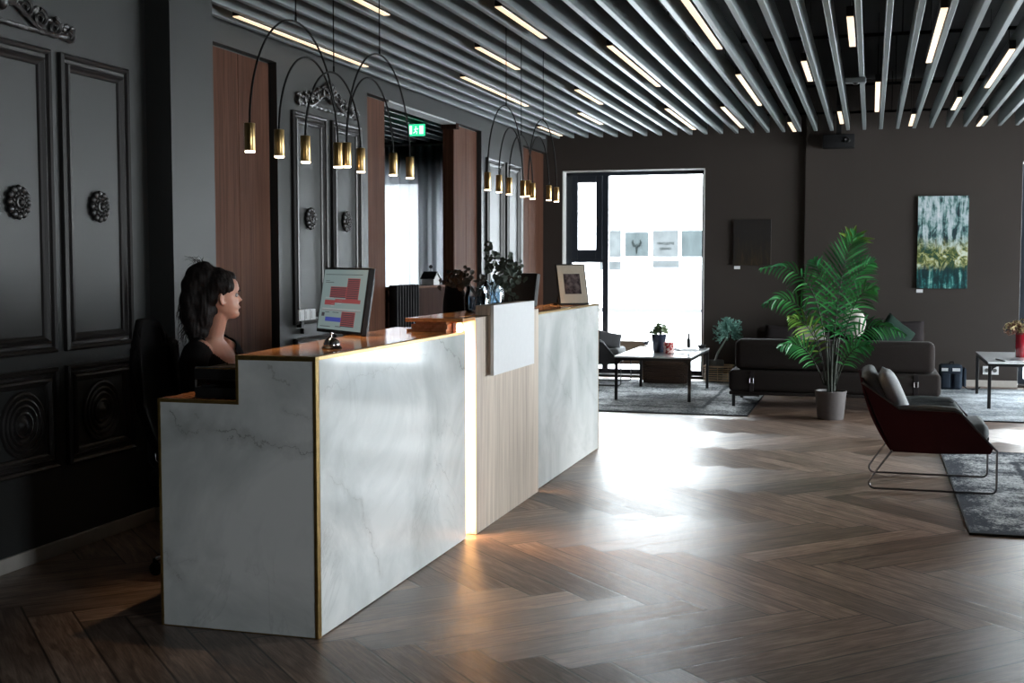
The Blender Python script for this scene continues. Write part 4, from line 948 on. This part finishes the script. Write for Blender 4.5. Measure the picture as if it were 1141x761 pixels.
for q in (-.045, .045):
    b = B(); b.lathe([(.024, 0), (.024, .004), (.019, .004), (.018, .001), (.001, .001)], 20, mtx=T(q, -.012, .05, PI / 2)); link('outlet', b, plain('socket_grey', (.12, .12, .12), .5), so)
sp = thing('projector', 'black box projector under the slats on the back wall', 'projector', (-.40, 15.42, 2.87))
b = B(); b.box((-.185, -.12, 0), (.185, .10, .16), .012); link('case', b, 'blackm', sp, smooth=True)
b = B(); b.lathe([(.035, 0), (.035, .02), (.026, .024), (.001, .012)], 20, mtx=T(.10, -.12, .085, PI / 2)); link('lens', b, 'black', sp, smooth=True)
b = B(); b.box((-.03, -.02, .16), (.03, .04, .83)); link('mount_pole', b, 'blackm', sp)
br = thing('ceiling_sensor', 'small grey flat bracket box under a slat near the ceiling centre', 'sensor', (-.152, 10.88, 3.0))
b = B(); b.box((-.085, -.04, .012), (.085, .05, .055), .006); link('box', b, plain('sensor_grey', (.14, .155, .16), .5), br)
b = B(); b.lathe([(.018, 0), (.028, .012)], 16); link('lens', b, 'black', br)
# ================================================================ SOFAS
def sofa(loc, rz, label):
    t_ = thing('sofa', label, 'sofa', loc, rz, 'dark sofas')
    b = B(); b.box((-1.03, .01, .135), (1.03, .93, .168), .01); link('plinth', b, 'sofa', t_, smooth=True)
    b = B(); b.box((-1.035, 0, .168), (1.035, .95, .39), .045, 4); link('seat_base', b, 'sofa', t_, smooth=True)
    b = B(); b.box((-.975, .015, .392), (.975, .27, .705), .065, 5, None); link('backrest', b, 'sofa', t_, smooth=True)
    for x0, x1 in ((-.96, -.005), (.005, .96)):
        b = B(); b.box((x0, .28, .385), (x1, .94, .47), .035, 4); link('seat_cushion', b, 'sofa', t_, smooth=True)
    for sg in (-1, 1):
        for y in (.05, .88):
            b = B(); x0 = sg * .985; b.box((x0 - .016, y - .016, 0), (x0 + .016, y + .016, .134), .002); b.box((min(x0, x0 - sg * .26), y - .012, .118), (max(x0, x0 - sg * .26), y + .012, .134), .002); link('leg', b, 'black', t_)
        b = B(); x0 = sg * .80; b.box((x0 - .022, -.006, .17), (x0 + .022, .004, .385), .002); st_ = link('strap', b, 'dark_c', t_)
        b = B(); b.tube([(x0 - .018, -.012, .26), (x0 + .018, -.012, .26), (x0 + .018, -.012, .31), (x0 - .018, -.012, .31)], .004, 6, closed=True); link('buckle', b, 'chrome', st_)
    return t_
sofa((-.35, 12.64, 0), 0, 'dark brown sofa seen from behind, behind the potted palm')
sofa((-.355, 15.42, 0), PI, 'dark sofa against the back wall facing the camera, beyond the first sofa')
def cushion_bm(w_, h_, th, n=14):
    b = B()
    for sg in (-1, 1):
        def fn(u, v):
            x = (u - .5) * 2; y = (v - .5) * 2; e = max(0, (1 - x ** 4) * (1 - y ** 4)) ** .5
            pin = 1 - .07 * (1 - abs(x)) * abs(y) ** 3 * 1; pin2 = 1 - .07 * (1 - abs(y)) * abs(x) ** 3
            return Vector((x * w_ / 2 * pin2, sg * th / 2 * e, h_ / 2 + y * h_ / 2 * pin))
        b.grid(fn, n, n)
    bmesh.ops.remove_doubles(b.bm, verts=b.bm.verts, dist=.0008); return b
def cushion(loc, rot, w_, h_, th, mat, label, name='cushion'):
    o = link(name, cushion_bm(w_, h_, th), mat, smooth='full'); o.location = loc; o.rotation_euler = rot; tag(o, label, 'cushion', 'sofa cushions'); return o
R_ = math.radians
cushion((.16, 14.84, .475), (R_(-14), R_(38), R_(10)), .40, .40, .13, 'green_c', 'dark green cushion standing on its corner on the far sofa, right of the palm')
cushion((-.07, 14.98, .475), (R_(-12), 0, 0), .46, .36, .12, 'dark_c', 'black cushion behind the dark green one on the far sofa')
cushion((.42, 14.99, .475), (R_(-12), 0, R_(5)), .40, .34, .12, 'dark_c', 'black cushion at the right end of the far sofa')
cushion((-.66, 14.98, .475), (R_(-14), R_(-8), R_(-6)), .36, .28, .11, 'white_c', 'pale cushion on the far sofa, half hidden by the left palm fronds')
cushion((-1.06, 14.98, .475), (R_(-14), R_(6), 0), .36, .26, .12, 'dark_c', 'black cushion at the left end of the far sofa')
# round pleated cushion
b = B(); n = 40; t = bmesh.new()
rings = []
for r, dz in ((.001, .055), (.05, .07), (.12, .06), (.17, .035), (.19, 0), (.17, -.035), (.12, -.06), (.05, -.07), (.001, -.055)):
    rings.append([t.verts.new((r * math.cos(2 * PI * k / n) * .82, dz * (1 if k % 2 else .72), r * math.sin(2 * PI * k / n))) for k in range(n)])
for p, q in zip(rings[:-1], rings[1:]):
    for k in range(n): t.faces.new((p[k], p[(k + 1) % n], q[(k + 1) % n], q[k]))
b.merge(t); o = link('cushion', b, 'white_c', smooth='full'); o.location = (-.20, 14.86, .79); o.rotation_euler = (R_(-14), R_(-18), 0); tag(o, 'round pleated cream cushion on top of the others on the far sofa', 'cushion', 'sofa cushions')
# ================================================================ PALM
pp = thing('potted_palm', 'tall green palm in a pale grey pot in front of the sofa', 'palm', (-.345, 11.985, 0))
b = B(); b.lathe([(.118, 0), (.122, .004), (.146, .255), (.150, .262), (.150, .272), (.140, .272), (.136, .25), (.001, .245)], 36); link('pot', b, 'pot', pp, smooth=True)
b = B(); b.lathe([(.135, .23), (.135, .25), (.08, .262), (.001, .266)], 24); link('soil', b, 'soil', pp)
rp = random.Random(12)
def P2(px, py, dy=0.0): return Vector(((px - 925) * .00845 - (0.0), dy, .284 + (434 - py) * .00855))
def frond(pts, ll, n, mat, seed, droop=.35, side=(1, 1), wid=.0095, start=.25, stem_r=.007):
    r = random.Random(seed); p0, p1, p2, p3 = pts; b = B()
    def at(t): return p0 * (1 - t) ** 3 + p1 * 3 * t * (1 - t) ** 2 + p2 * 3 * t * t * (1 - t) + p3 * t ** 3
    b.mi = 1; b.tube([at(i / 22) for i in range(23)], [stem_r * (1 - .75 * i / 22) for i in range(23)], 6); b.mi = 0
    for i in range(n):
        t = start + (1 - start) * (i + .5) / n; c = at(t); d = (at(min(1, t + .02)) - at(t - .02)).normalized()
        L_ = ll * (math.sin(PI * min(1, (t - start) / (1 - start) * .72 + .22))) * r.uniform(.88, 1.08)
        vx = Vector((0, 1, 0)); sdir = d.cross(vx)
        if sdir.length < .2: sdir = d.cross(Vector((1, 0, 0)))
        sdir.normalize(); up = sdir.cross(d).normalized()
        for k, sg in enumerate((-1, 1)):
            if side[k] == 0: continue
            spread = .95 - .45 * (t - start) / (1 - start)
            dr = (d * math.cos(spread) + sdir * sg * math.sin(spread) + up * r.uniform(-.45, .30)).normalized()
            prev = c; wv = dr.cross(Vector((r.uniform(-.3, .3), 1, r.uniform(-.3, .3)))).normalized(); vv = []
            m = 6
            for q in range(m + 1):
                s_ = q / m; wd = wid * (math.sin(PI * (.12 + .88 * s_)) ** .7 if s_ < 1 else 0.02) * side[k]
                vv.append((b._v(prev - wv * wd), b._v(prev + up * wd * .25), b._v(prev + wv * wd)))
                dr = (dr + Vector((0, 0, -droop * 1.0 / m * (1 + s_)))).normalized(); prev = prev + dr * (L_ / m)
            for a, e in zip(vv[:-1], vv[1:]):
                for z in (0, 1): f = b.bm.faces.new((a[z], a[z + 1], e[z + 1], e[z])); f.material_index = 0
    link('frond', b, [mat, 'stem'], pp, recalc=False, smooth='full')
FR = [((926, 430, 0), (927, 350, .02), (934, 290, .0), (949, 262, -.02), .31, 24, 'palm', .22, (1, 1)),
      ((922, 430, .0), (917, 340, -.05), (903, 284, -.10), (846, 300, -.16), .21, 20, 'palm', 1.1, (1, 1)),
      ((920, 430, .0), (910, 350, -.08), (885, 318, -.16), (850, 340, -.22), .19, 17, 'palm', .9, (1, 1)),
      ((919, 430, .0), (912, 375, -.06), (900, 355, -.12), (878, 353, -.2), .19, 13, 'palmy', .8, (1, 1)),
      ((929, 430, .0), (940, 372, .02), (965, 348, .02), (1004, 372, .0), .19, 18, 'palm', .9, (1, 1)),
      ((928, 430, .05), (934, 350, .1), (945, 300, .14), (968, 292, .2), .24, 18, 'palm', .5, (1, 1)),
      ((930, 430, .0), (940, 395, -.08), (950, 378, -.14), (970, 384, -.24), .18, 16, 'palm', .8, (1, 1)),
      ((918, 430, .0), (906, 398, -.08), (895, 372, -.16), (868, 386, -.26), .18, 16, 'palm', .8, (1, 1)),
      ((925, 430, .02), (922, 360, .10), (915, 310, .16), (903, 290, .22), .24, 18, 'palm', .5, (1, 1)),
      ((930, 430, .03), (940, 350, .02), (952, 318, .0), (972, 322, -.05), .22, 16, 'palm', .7, (1, 1))]
for i, (a, c, d, e, ll, n, mt, dr, sd) in enumerate(FR): frond([P2(*a), P2(*c), P2(*d), P2(*e)], ll, n, mt, i, dr, sd)
# a few bright leaflets at the crown tip
b = B()
for dx, dz in ((.20, .04), (.13, .12), (.03, .17), (-.07, .16), (.19, -.0), (-.13, .10)):
    p0 = P2(946, 268); d = Vector((dx, -.03, dz)); n_ = d.normalized().cross(Vector((0, 1, 0))); prev = None
    for q in range(6):
        s_ = q / 5; p = p0 + d * s_ + Vector((0, 0, -.03 * s_ * s_)); wd = .017 * math.sin(PI * (.1 + .88 * s_)); cur = (b._v(p - n_ * wd), b._v(p + Vector((0, .005, 0))), b._v(p + n_ * wd))
        if prev:
            for z in (0, 1): b.bm.faces.new((prev[z], prev[z + 1], cur[z + 1], cur[z]))
        prev = cur
link('frond', b, 'palmy', pp, recalc=False, smooth='full')
for k in range(9):
    a = k * 2.4; r = .02 + .008 * (k % 4); b = B(); b.tube([(math.cos(a) * r, math.sin(a) * r, .24), (math.cos(a) * r * 1.6, math.sin(a) * r * 1.6, .5), (math.cos(a) * r * 2.4, math.sin(a) * r * 1.5, .62 + .05 * (k % 5))], [.014, .011, .008], 8); link('stem', b, 'stem', pp, smooth=True)
# ================================================================ COFFEE TABLES
def coffee_table(loc, label):
    t_ = thing('coffee_table', label, 'coffee table', loc, 0, 'low tables with black frames')
    w_, l_ = .83, 1.52
    b = B(); b.box((0, 0, .470), (w_, l_, .487), .003); link('table_top', b, 'tabletop', t_)
    b = B()
    for a, c in (((.004, .004), (w_ - .004, .03)), ((.004, l_ - .03), (w_ - .004, l_ - .004)), ((.004, .03), (.03, l_ - .03)), ((w_ - .03, .03), (w_ - .004, l_ - .03))): b.box((a[0], a[1], .442), (c[0], c[1], .4695), .002)
    link('apron', b, 'black', t_)
    for i, (x, y) in enumerate(((.02, .02), (w_ - .02, .02), (.02, l_ - .02), (w_ - .02, l_ - .02))):
        sx_ = 1 if x < .4 else -1; b = B(); b.box((x - .016, y - .016, 0), (x + .016, y + .016, .4415), .004)
        b.prism([(0, 0), (.05, 0), (.04, -.008), (.02, -.02), (.008, -.04), (0, -.05)][::1] if sx_ > 0 else [(0, 0), (-.05, 0), (-.04, -.008), (-.02, -.02), (-.008, -.04), (0, -.05)], .02, T(x + sx_ * .015, y + .01, .4415, PI / 2)); link('leg', b, 'black', t_)
    return t_
coffee_table((-2.635, 12.89, .0), 'low table with pale top and black legs by the window, holding a potted plant')
coffee_table((1.155, 13.16, .0), 'low table with pale top at the right edge, holding a red vase')
ZT = .4875
pt = thing('potted_plant', 'small grey-green plant in a dark blue pot on the table by the window', 'potted plant', (-2.26, 13.55, ZT))
b = B(); b.lathe([(.058, 0), (.062, .004), (.082, .18), (.086, .20), (.078, .20), (.074, .18), (.001, .175)], 28); link('pot', b, plain('dark_blue_glaze', (.016, .024, .045), .25, var=.3, sc=20), pt, smooth=True)
b = B()
for k in range(90):
    a = rp.uniform(0, 6.28); e = rp.uniform(.25, 1.5); d = Vector((math.cos(a) * math.cos(e), math.sin(a) * math.cos(e), math.sin(e))); p = Vector((0, 0, .20)) + d * rp.uniform(.04, .11); leaf_disc(b, p, d + Vector((0, -.6, .2)), rp.uniform(.018, .030), rp, .5)
link('foliage', b, leafm('sage_plant', (.10, .16, .07), (.42, .48, .32)), pt, recalc=False)
cd = thing('candle_glass', 'red patterned glass candle holder beside the dark blue pot', 'candle holder', (-2.13, 13.42, ZT))
b = B(); b.lathe([(.050, 0), (.058, .006), (.058, .12), (.052, .12), (.052, .01), (.001, .008)], 28)
x = N('red_pattern_glass'); f = x.noise(x.obj(), 34, 2); x.P(color=x.ramp(f, [(.45, (.42, .025, .03)), (.52, (.75, .55, .52))]), rough=.15); link('glass', b, x.m, cd, smooth=True)
b = B(); b.lathe([(.048, .012), (.048, .07), (.001, .068)], 20); link('candle', b, 'white_c', cd)
def magazine(loc, rz, w_, l_, th, mat, label, rx=0):
    t_ = thing('magazine', label, 'magazine', loc, rz, 'magazines on the tables')
    b = B(); b.box((-w_ / 2, -l_ / 2, 0), (w_ / 2, l_ / 2, .001), 0); b.box((-w_ / 2, -l_ / 2, th - .001), (w_ / 2, l_ / 2, th), 0); b.box((-w_ / 2, -l_ / 2, .001), (-w_ / 2 + .002, l_ / 2, th - .001)); link('cover', b, mat, t_)
    b = B(); b.box((-w_ / 2 + .003, -l_ / 2 + .002, .0012), (w_ / 2 - .002, l_ / 2 - .002, th - .0012)); link('pages', b, 'whitep', t_); return t_
magazine((-2.02, 13.95, ZT), .5, .22, .29, .010, 'whitep', 'white magazine lying behind the red candle glass')
magazine((-1.98, 13.50, ZT), -.3, .20, .28, .006, 'whitep', 'thin white booklet at the right edge of the window table')
magazine((-2.02, 13.96, ZT + .010), .35, .21, .28, .012, 'navy', 'dark magazine on top of the white magazine by the window')
magazine((1.40, 13.42, ZT), .2, .22, .30, .008, 'navy', 'dark magazine on the right table beside the red vase')
bt_ = thing('bottle', 'small black bottle standing at the back of the window table', 'bottle', (-2.03, 14.27, ZT)); b = B(); b.lathe([(.02, 0), (.022, .004), (.022, .10), (.012, .125), (.010, .155)], 18); link('glass', b, 'black', bt_, smooth=True); b = B(); b.lathe([(.012, .155), (.012, .175)], 14); link('cap', b, 'blackm', bt_)
cup = thing('cup', 'small dark bowl on the window table beside the bottle', 'bowl', (-1.88, 14.28, ZT)); b = B(); b.lathe([(.025, 0), (.04, .012), (.05, .04), (.046, .04), (.036, .014), (.001, .008)], 20); link('bowl', b, 'black', cup, smooth=True); b = B(); b.lathe([(.015, 0), (.026, -.0001)], 12); bpy.data.objects.remove(link('tmp', b, 'black'))
fg = thing('figurine', 'tiny dark bird figurine at the back left of the window table', 'figurine', (-2.53, 14.26, ZT)); b = B(); b.lathe([(.022, 0), (.022, .004), (.004, .008), (.004, .03)], 12); link('stand', b, 'black', fg); b = B(); b.ball((0, 0, .05), (.03, .016, .02), 2); b.ball((.022, 0, .070), .011, 2); b.tube([(.03, 0, .07), (.042, 0, .068)], [.004, .001], 5); b.tube([(-.022, 0, .052), (-.05, 0, .062)], [.009, .003], 5); link('bird', b, 'navy', fg, smooth=True)
# red vase with dried flowers
rvs = thing('flower_vase', 'tall dark red vase with dried yellow hydrangeas on the right table', 'vase', (1.545, 13.9, ZT))
b = B(); b.lathe([(.055, 0), (.058, .006), (.062, .24), (.060, .26), (.052, .26), (.052, .02), (.001, .012)], 28); link('vase', b, plain('red_glass', (.22, .006, .014), .12, var=.1, coat=.5), rvs, smooth=True)
hy = leafm('dried_hydrangea', (.28, .20, .09), (.58, .50, .28), .8); hyd = leafm('dried_hydrangea_core', (.10, .035, .03), (.25, .12, .07), .8)
for (x_, y_, z_, r_) in ((-.11, -.02, .30, .072), (.0, -.01, .27, .06), (.04, .03, .34, .075), (-.04, .05, .33, .06)):
    b = B(); b.tube([(0, 0, .15), (x_ * .4, y_ * .4, .24), (x_, y_, z_ - r_ * .4)], .003, 5)
    for k in range(130):
        d = Vector((rp.gauss(0, 1), rp.gauss(0, 1), rp.gauss(0, 1))).normalized(); b.mi = 1 if (d.z < -.1 or rp.random() < .3) else 0
        leaf_disc(b, Vector((x_, y_, z_)) + d * r_ * rp.uniform(.75, 1.05), d, rp.uniform(.008, .014), rp, .4)
    link('flower_head', b, [hy, hyd], rvs, recalc=False)
# ================================================================ BENCH, BASKETS, SMALL TREE BRANCH, BAG
bn = thing('window_bench', 'pale wooden bench box standing before the window glass', 'bench', (-3.25, 15.36, 0))
b = B(); b.box((-.60, -.13, .465), (.55, .13, .495), .003); link('seat_board', b, 'oak', bn)
b = B(); b.box((-.58, -.12, .20), (.53, -.10, .464), .002); b.box((-.58, .10, .20), (.53, .12, .464), .002); b.box((-.58, -.10, .20), (-.56, .10, .464)); b.box((.51, -.10, .20), (.53, .10, .464)); b.box((-.56, -.10, .20), (.51, .10, .215)); link('side_board', b, 'oak', bn)
for sx_ in (-.55, .50):
    for sy_ in (-.09, .09): b = B(); b.box((sx_ - .018, sy_ - .018, 0), (sx_ + .018, sy_ + .018, .1995)); link('leg', b, 'oak', bn)
def basket(loc, w_, d_, h_, mat, label, rows, stakes, th, solid):
    t_ = thing('wicker_basket', label, 'basket', loc); b = B()
    def ring(z, k, sc=1.0):
        pts = []; n = stakes * 2
        for i in range(n):
            a = 2 * PI * i / n; c, s = math.cos(a), math.sin(a); e = .35
            x = math.copysign(abs(c) ** e, c) * w_ / 2 * sc; y = math.copysign(abs(s) ** e, s) * d_ / 2 * sc; wv = 1 + (.012 / w_) * (1 if (i // 1 + k) % 2 else -1)
            pts.append((x * wv, y * wv, z))
        return pts
    for k in range(rows): z = th + (h_ - 2 * th) * k / (rows - 1); b.tube(ring(z, k, .92 + .08 * z / h_), th, 5, closed=True)
    link('weave', b, mat, t_); b = B()
    for p, q in zip(ring(.004, 0, .92)[::2], ring(h_, 0)[::2]): b.tube([p, q], th * .8, 5)
    link('stakes', b, mat, t_); b = B(); b.tube(ring(h_, 0, 1.01)[::1], th * 1.4, 6, closed=True); link('rim', b, mat, t_)
    b = B(); b.box((-w_ * .42, -d_ * .42, .002), (w_ * .42, d_ * .42, .012)); link('bottom', b, mat, t_)
    if solid:
        b = B(); b.box((-w_ * .44, -d_ * .44, .013), (w_ * .44, d_ * .44, h_ * .93), .03); link('lining', b, 'wicker', t_)
    return t_
basket((-2.40, 14.97, .0125), .56, .38, .37, 'wicker', 'large dark wicker basket behind the window table', 17, 20, .010, True)
basket((-1.80, 15.34, .0), .34, .32, .20, 'wickerl', 'small light wicker basket by the wall holding the grey pot', 8, 12, .0065, False)
# grey pot with grey-green branch standing in the small basket
ob = thing('potted_branch', 'leafy blue-green branch leaning from a grey pot in the light basket', 'plant', (-1.85, 15.34, .013))
b = B(); b.lathe([(.08, 0), (.09, .01), (.115, .22), (.105, .26), (.098, .25), (.07, .24), (.001, .24)], 24); link('pot', b, plain('grey_ceramic', (.13, .14, .145), .5), ob, smooth=True)
b = B(); b.tube([(0, 0, .24), (.03, 0, .34), (.12, -.01, .50), (.20, -.02, .62)], [.014, .013, .010, .006], 8); link('branch', b, leafm('pale_stem', (.22, .27, .22), (.36, .42, .36)), ob, smooth=True)
b = B(); ro_ = random.Random(2)
for k in range(80):
    a = ro_.uniform(0, 6.28); e = ro_.uniform(-.5, 1.5); d = Vector((math.cos(a) * math.cos(e), math.sin(a) * math.cos(e), math.sin(e))).normalized(); L_ = ro_.uniform(.10, .19); p0 = Vector((.17, -.02, .60)) + d * .03
    pts = [p0, p0 + d * L_ * .5 + Vector((0, 0, -.008)), p0 + d * L_ + Vector((0, 0, -.02))]; b.tube(pts, [.0025, .002, .001], 4)
    for q in range(9):
        t = .2 + .8 * q / 9; c = pts[0].lerp(pts[2], t)
        sd = d.orthogonal().normalized(); sd = Matrix.Rotation(ro_.uniform(0, 6.28), 3, d) @ sd; tip = c + (sd * .7 + d * .8).normalized() * ro_.uniform(.028, .05); n_ = (tip - c).cross(Vector((0, 1, .3))).normalized() * .010
        b.quad(c, (c + tip) / 2 + n_, tip, (c + tip) / 2 - n_)
link('leaves', b, 'olive', ob, recalc=False)
bg_ = thing('backpack', 'dark blue backpack on the rug by the back wall, left of the socket', 'bag', (.945, 15.12, .0125))
nm = fabric('dark_blue_bag_cloth', (.022, .032, .048), .3)
b = B(); b.box((-.155, -.10, 0), (.10, .10, .29), .035, 4); link('main_pocket', b, nm, bg_, smooth=True)
b = B(); b.box((-.14, -.15, .02), (-.03, -.098, .19), .02, 3); b.box((.0, -.15, .02), (.08, -.098, .19), .02, 3); b.box((.102, -.07, .03), (.145, .07, .25), .018, 3); link('side_pocket', b, nm, bg_, smooth=True)
b = B(); b.box((-.13, -.104, .215), (-.06, -.100, .25)); b.box((-.01, -.104, .215), (.075, -.100, .25)); link('tag', b, 'whitep', bg_)
b = B(); b.tube([(-.04, 0, .285), (-.035, 0, .315), (.0, 0, .32), (.01, 0, .285)], .008, 6); b.tube([(.10, -.05, .05), (.16, -.08, .012), (.24, -.06, .010), (.30, -.02, .03), (.27, -.09, .010), (.20, -.12, .010)], .009, 6, flat=.5); link('strap', b, 'blackm', bg_)
# ================================================================ ARMCHAIRS
def armchair(loc, rz, label, shell='burg'):
    t_ = thing('armchair', label, 'armchair', loc, rz, 'fabric armchairs on black sled frames'); D = .64
    def L3(a, b_, t): return a + (b_ - a) * t
    for k, y in enumerate((0.0, D)):
        path = [(.14, .262), (.03, .105)] + [(p.x, p.z) for p in arc((.035, 0, .045), .037, 140, 270, 6)] + [(.70, .008)] + [(p.x, p.z) for p in arc((.745, 0, .043), .035, 270, 360, 5)] + [(.778, .262)] + [(p.x, p.z) for p in arc((.765, 0, .275), .016, 0, 70, 3)]
        path += [(.755, .305), (.56, .515), (.52, .53), (.18, .535), (-.055, .70)]
        b = B(); b.tube([(x_, y, z_) for x_, z_ in path], .0068, 8); link('frame', b, 'gun', t_, smooth=True)
        yy = .012 if k == 0 else D - .012; b = B()
        b.prism([(-.052, .70), (.18, .532), (.52, .524), (.562, .508), (.758, .30), (.74, .262), (.42, .250), (.145, .252), (.035, .48)], .018, T(0, yy + .009, 0, PI / 2)); link('side_panel', b, shell, t_, bevel=.004)
        yi = .036 if k == 0 else D - .036; b = B()
        def fa(u, v, yi=yi, k=k):
            x_ = .16 + .46 * u; top = .545 - .02 * u - (.16 * max(0, u - .78) / .22); q = .018 * math.sin(v * PI) * (1 if k else -1)
            return Vector((x_ + .04 * v * u, yi + (-1 if k else 1) * (.020 + .012 * math.sin(u * 9)) * (1 - abs(2 * v - 1) ** 2), .30 + (top - .30) * v))
        b.grid(fa, 14, 8); o = link('arm_pad', b, 'grey', t_, smooth='full'); md = o.modifiers.new('s', 'SOLIDIFY'); md.thickness = .028; md.offset = 0
        b = B(); b.tube([(.17, yi, .538), (.35, yi, .542), (.52, yi, .535), (.565, yi, .51)], [.016, .022, .022, .014], 8); link('arm_roll', b, 'grey', t_, smooth=True)
    b = B()
    def fb(u, v):
        s_ = math.sin(u * PI); x_ = .145 - .20 * v ** .9 - .025 * math.sin(v * PI) - .02 * s_ * v; z_ = .252 + (.455 + .05 * s_) * v
        return Vector((x_, .014 + (D - .028) * u, z_))
    b.grid(fb, 14, 12); o = link('back_shell', b, shell, t_, smooth='full'); md = o.modifiers.new('s', 'SOLIDIFY'); md.thickness = .018; md.offset = 0
    b = B()
    def fs(u, v): return Vector((.15 + .60 * u, .03 + (D - .06) * v, .258 + .035 * u - .012 * math.sin(u * PI)))
    b.grid(fs, 10, 8); o = link('seat_sling', b, shell, t_, smooth='full'); md = o.modifiers.new('s', 'SOLIDIFY'); md.thickness = .016; md.offset = 0
    b = B(); m_ = T(.16, 0, .275, 0, R_(-6)); b.box((0, .065, 0), (.585, D - .065, .115), .045, 4, m_); link('seat_cushion', b, 'grey', t_, smooth=True)
    b = B(); m_ = T(.215, 0, .40, 0, R_(-26)); b.box((-.11, .06, 0), (-.015, D - .06, .44), .04, 4, m_); link('back_cushion', b, 'grey', t_, smooth=True)
    b = cushion_bm(.40, .40, .13); b.bm.transform(T(.235, D * .40, .405, 0, R_(-24)) @ T(0, 0, 0, 0, 0, PI / 2)); link('pillow', b, 'greyl', t_, smooth='full')
    return t_
armchair((.015, 8.262, .012), 0, 'dark burgundy and grey armchair in the foreground, front feet on the blue-grey rug')
armchair((-3.62, 14.30, .0125), R_(0), 'grey armchair by the window, half hidden by the counter end', 'darkgrey')
cushion((-3.06, 14.52, .452), (R_(-20), R_(12), R_(24)), .34, .21, .10, 'darkgrey', 'dark grey cushion on the armchair by the window')
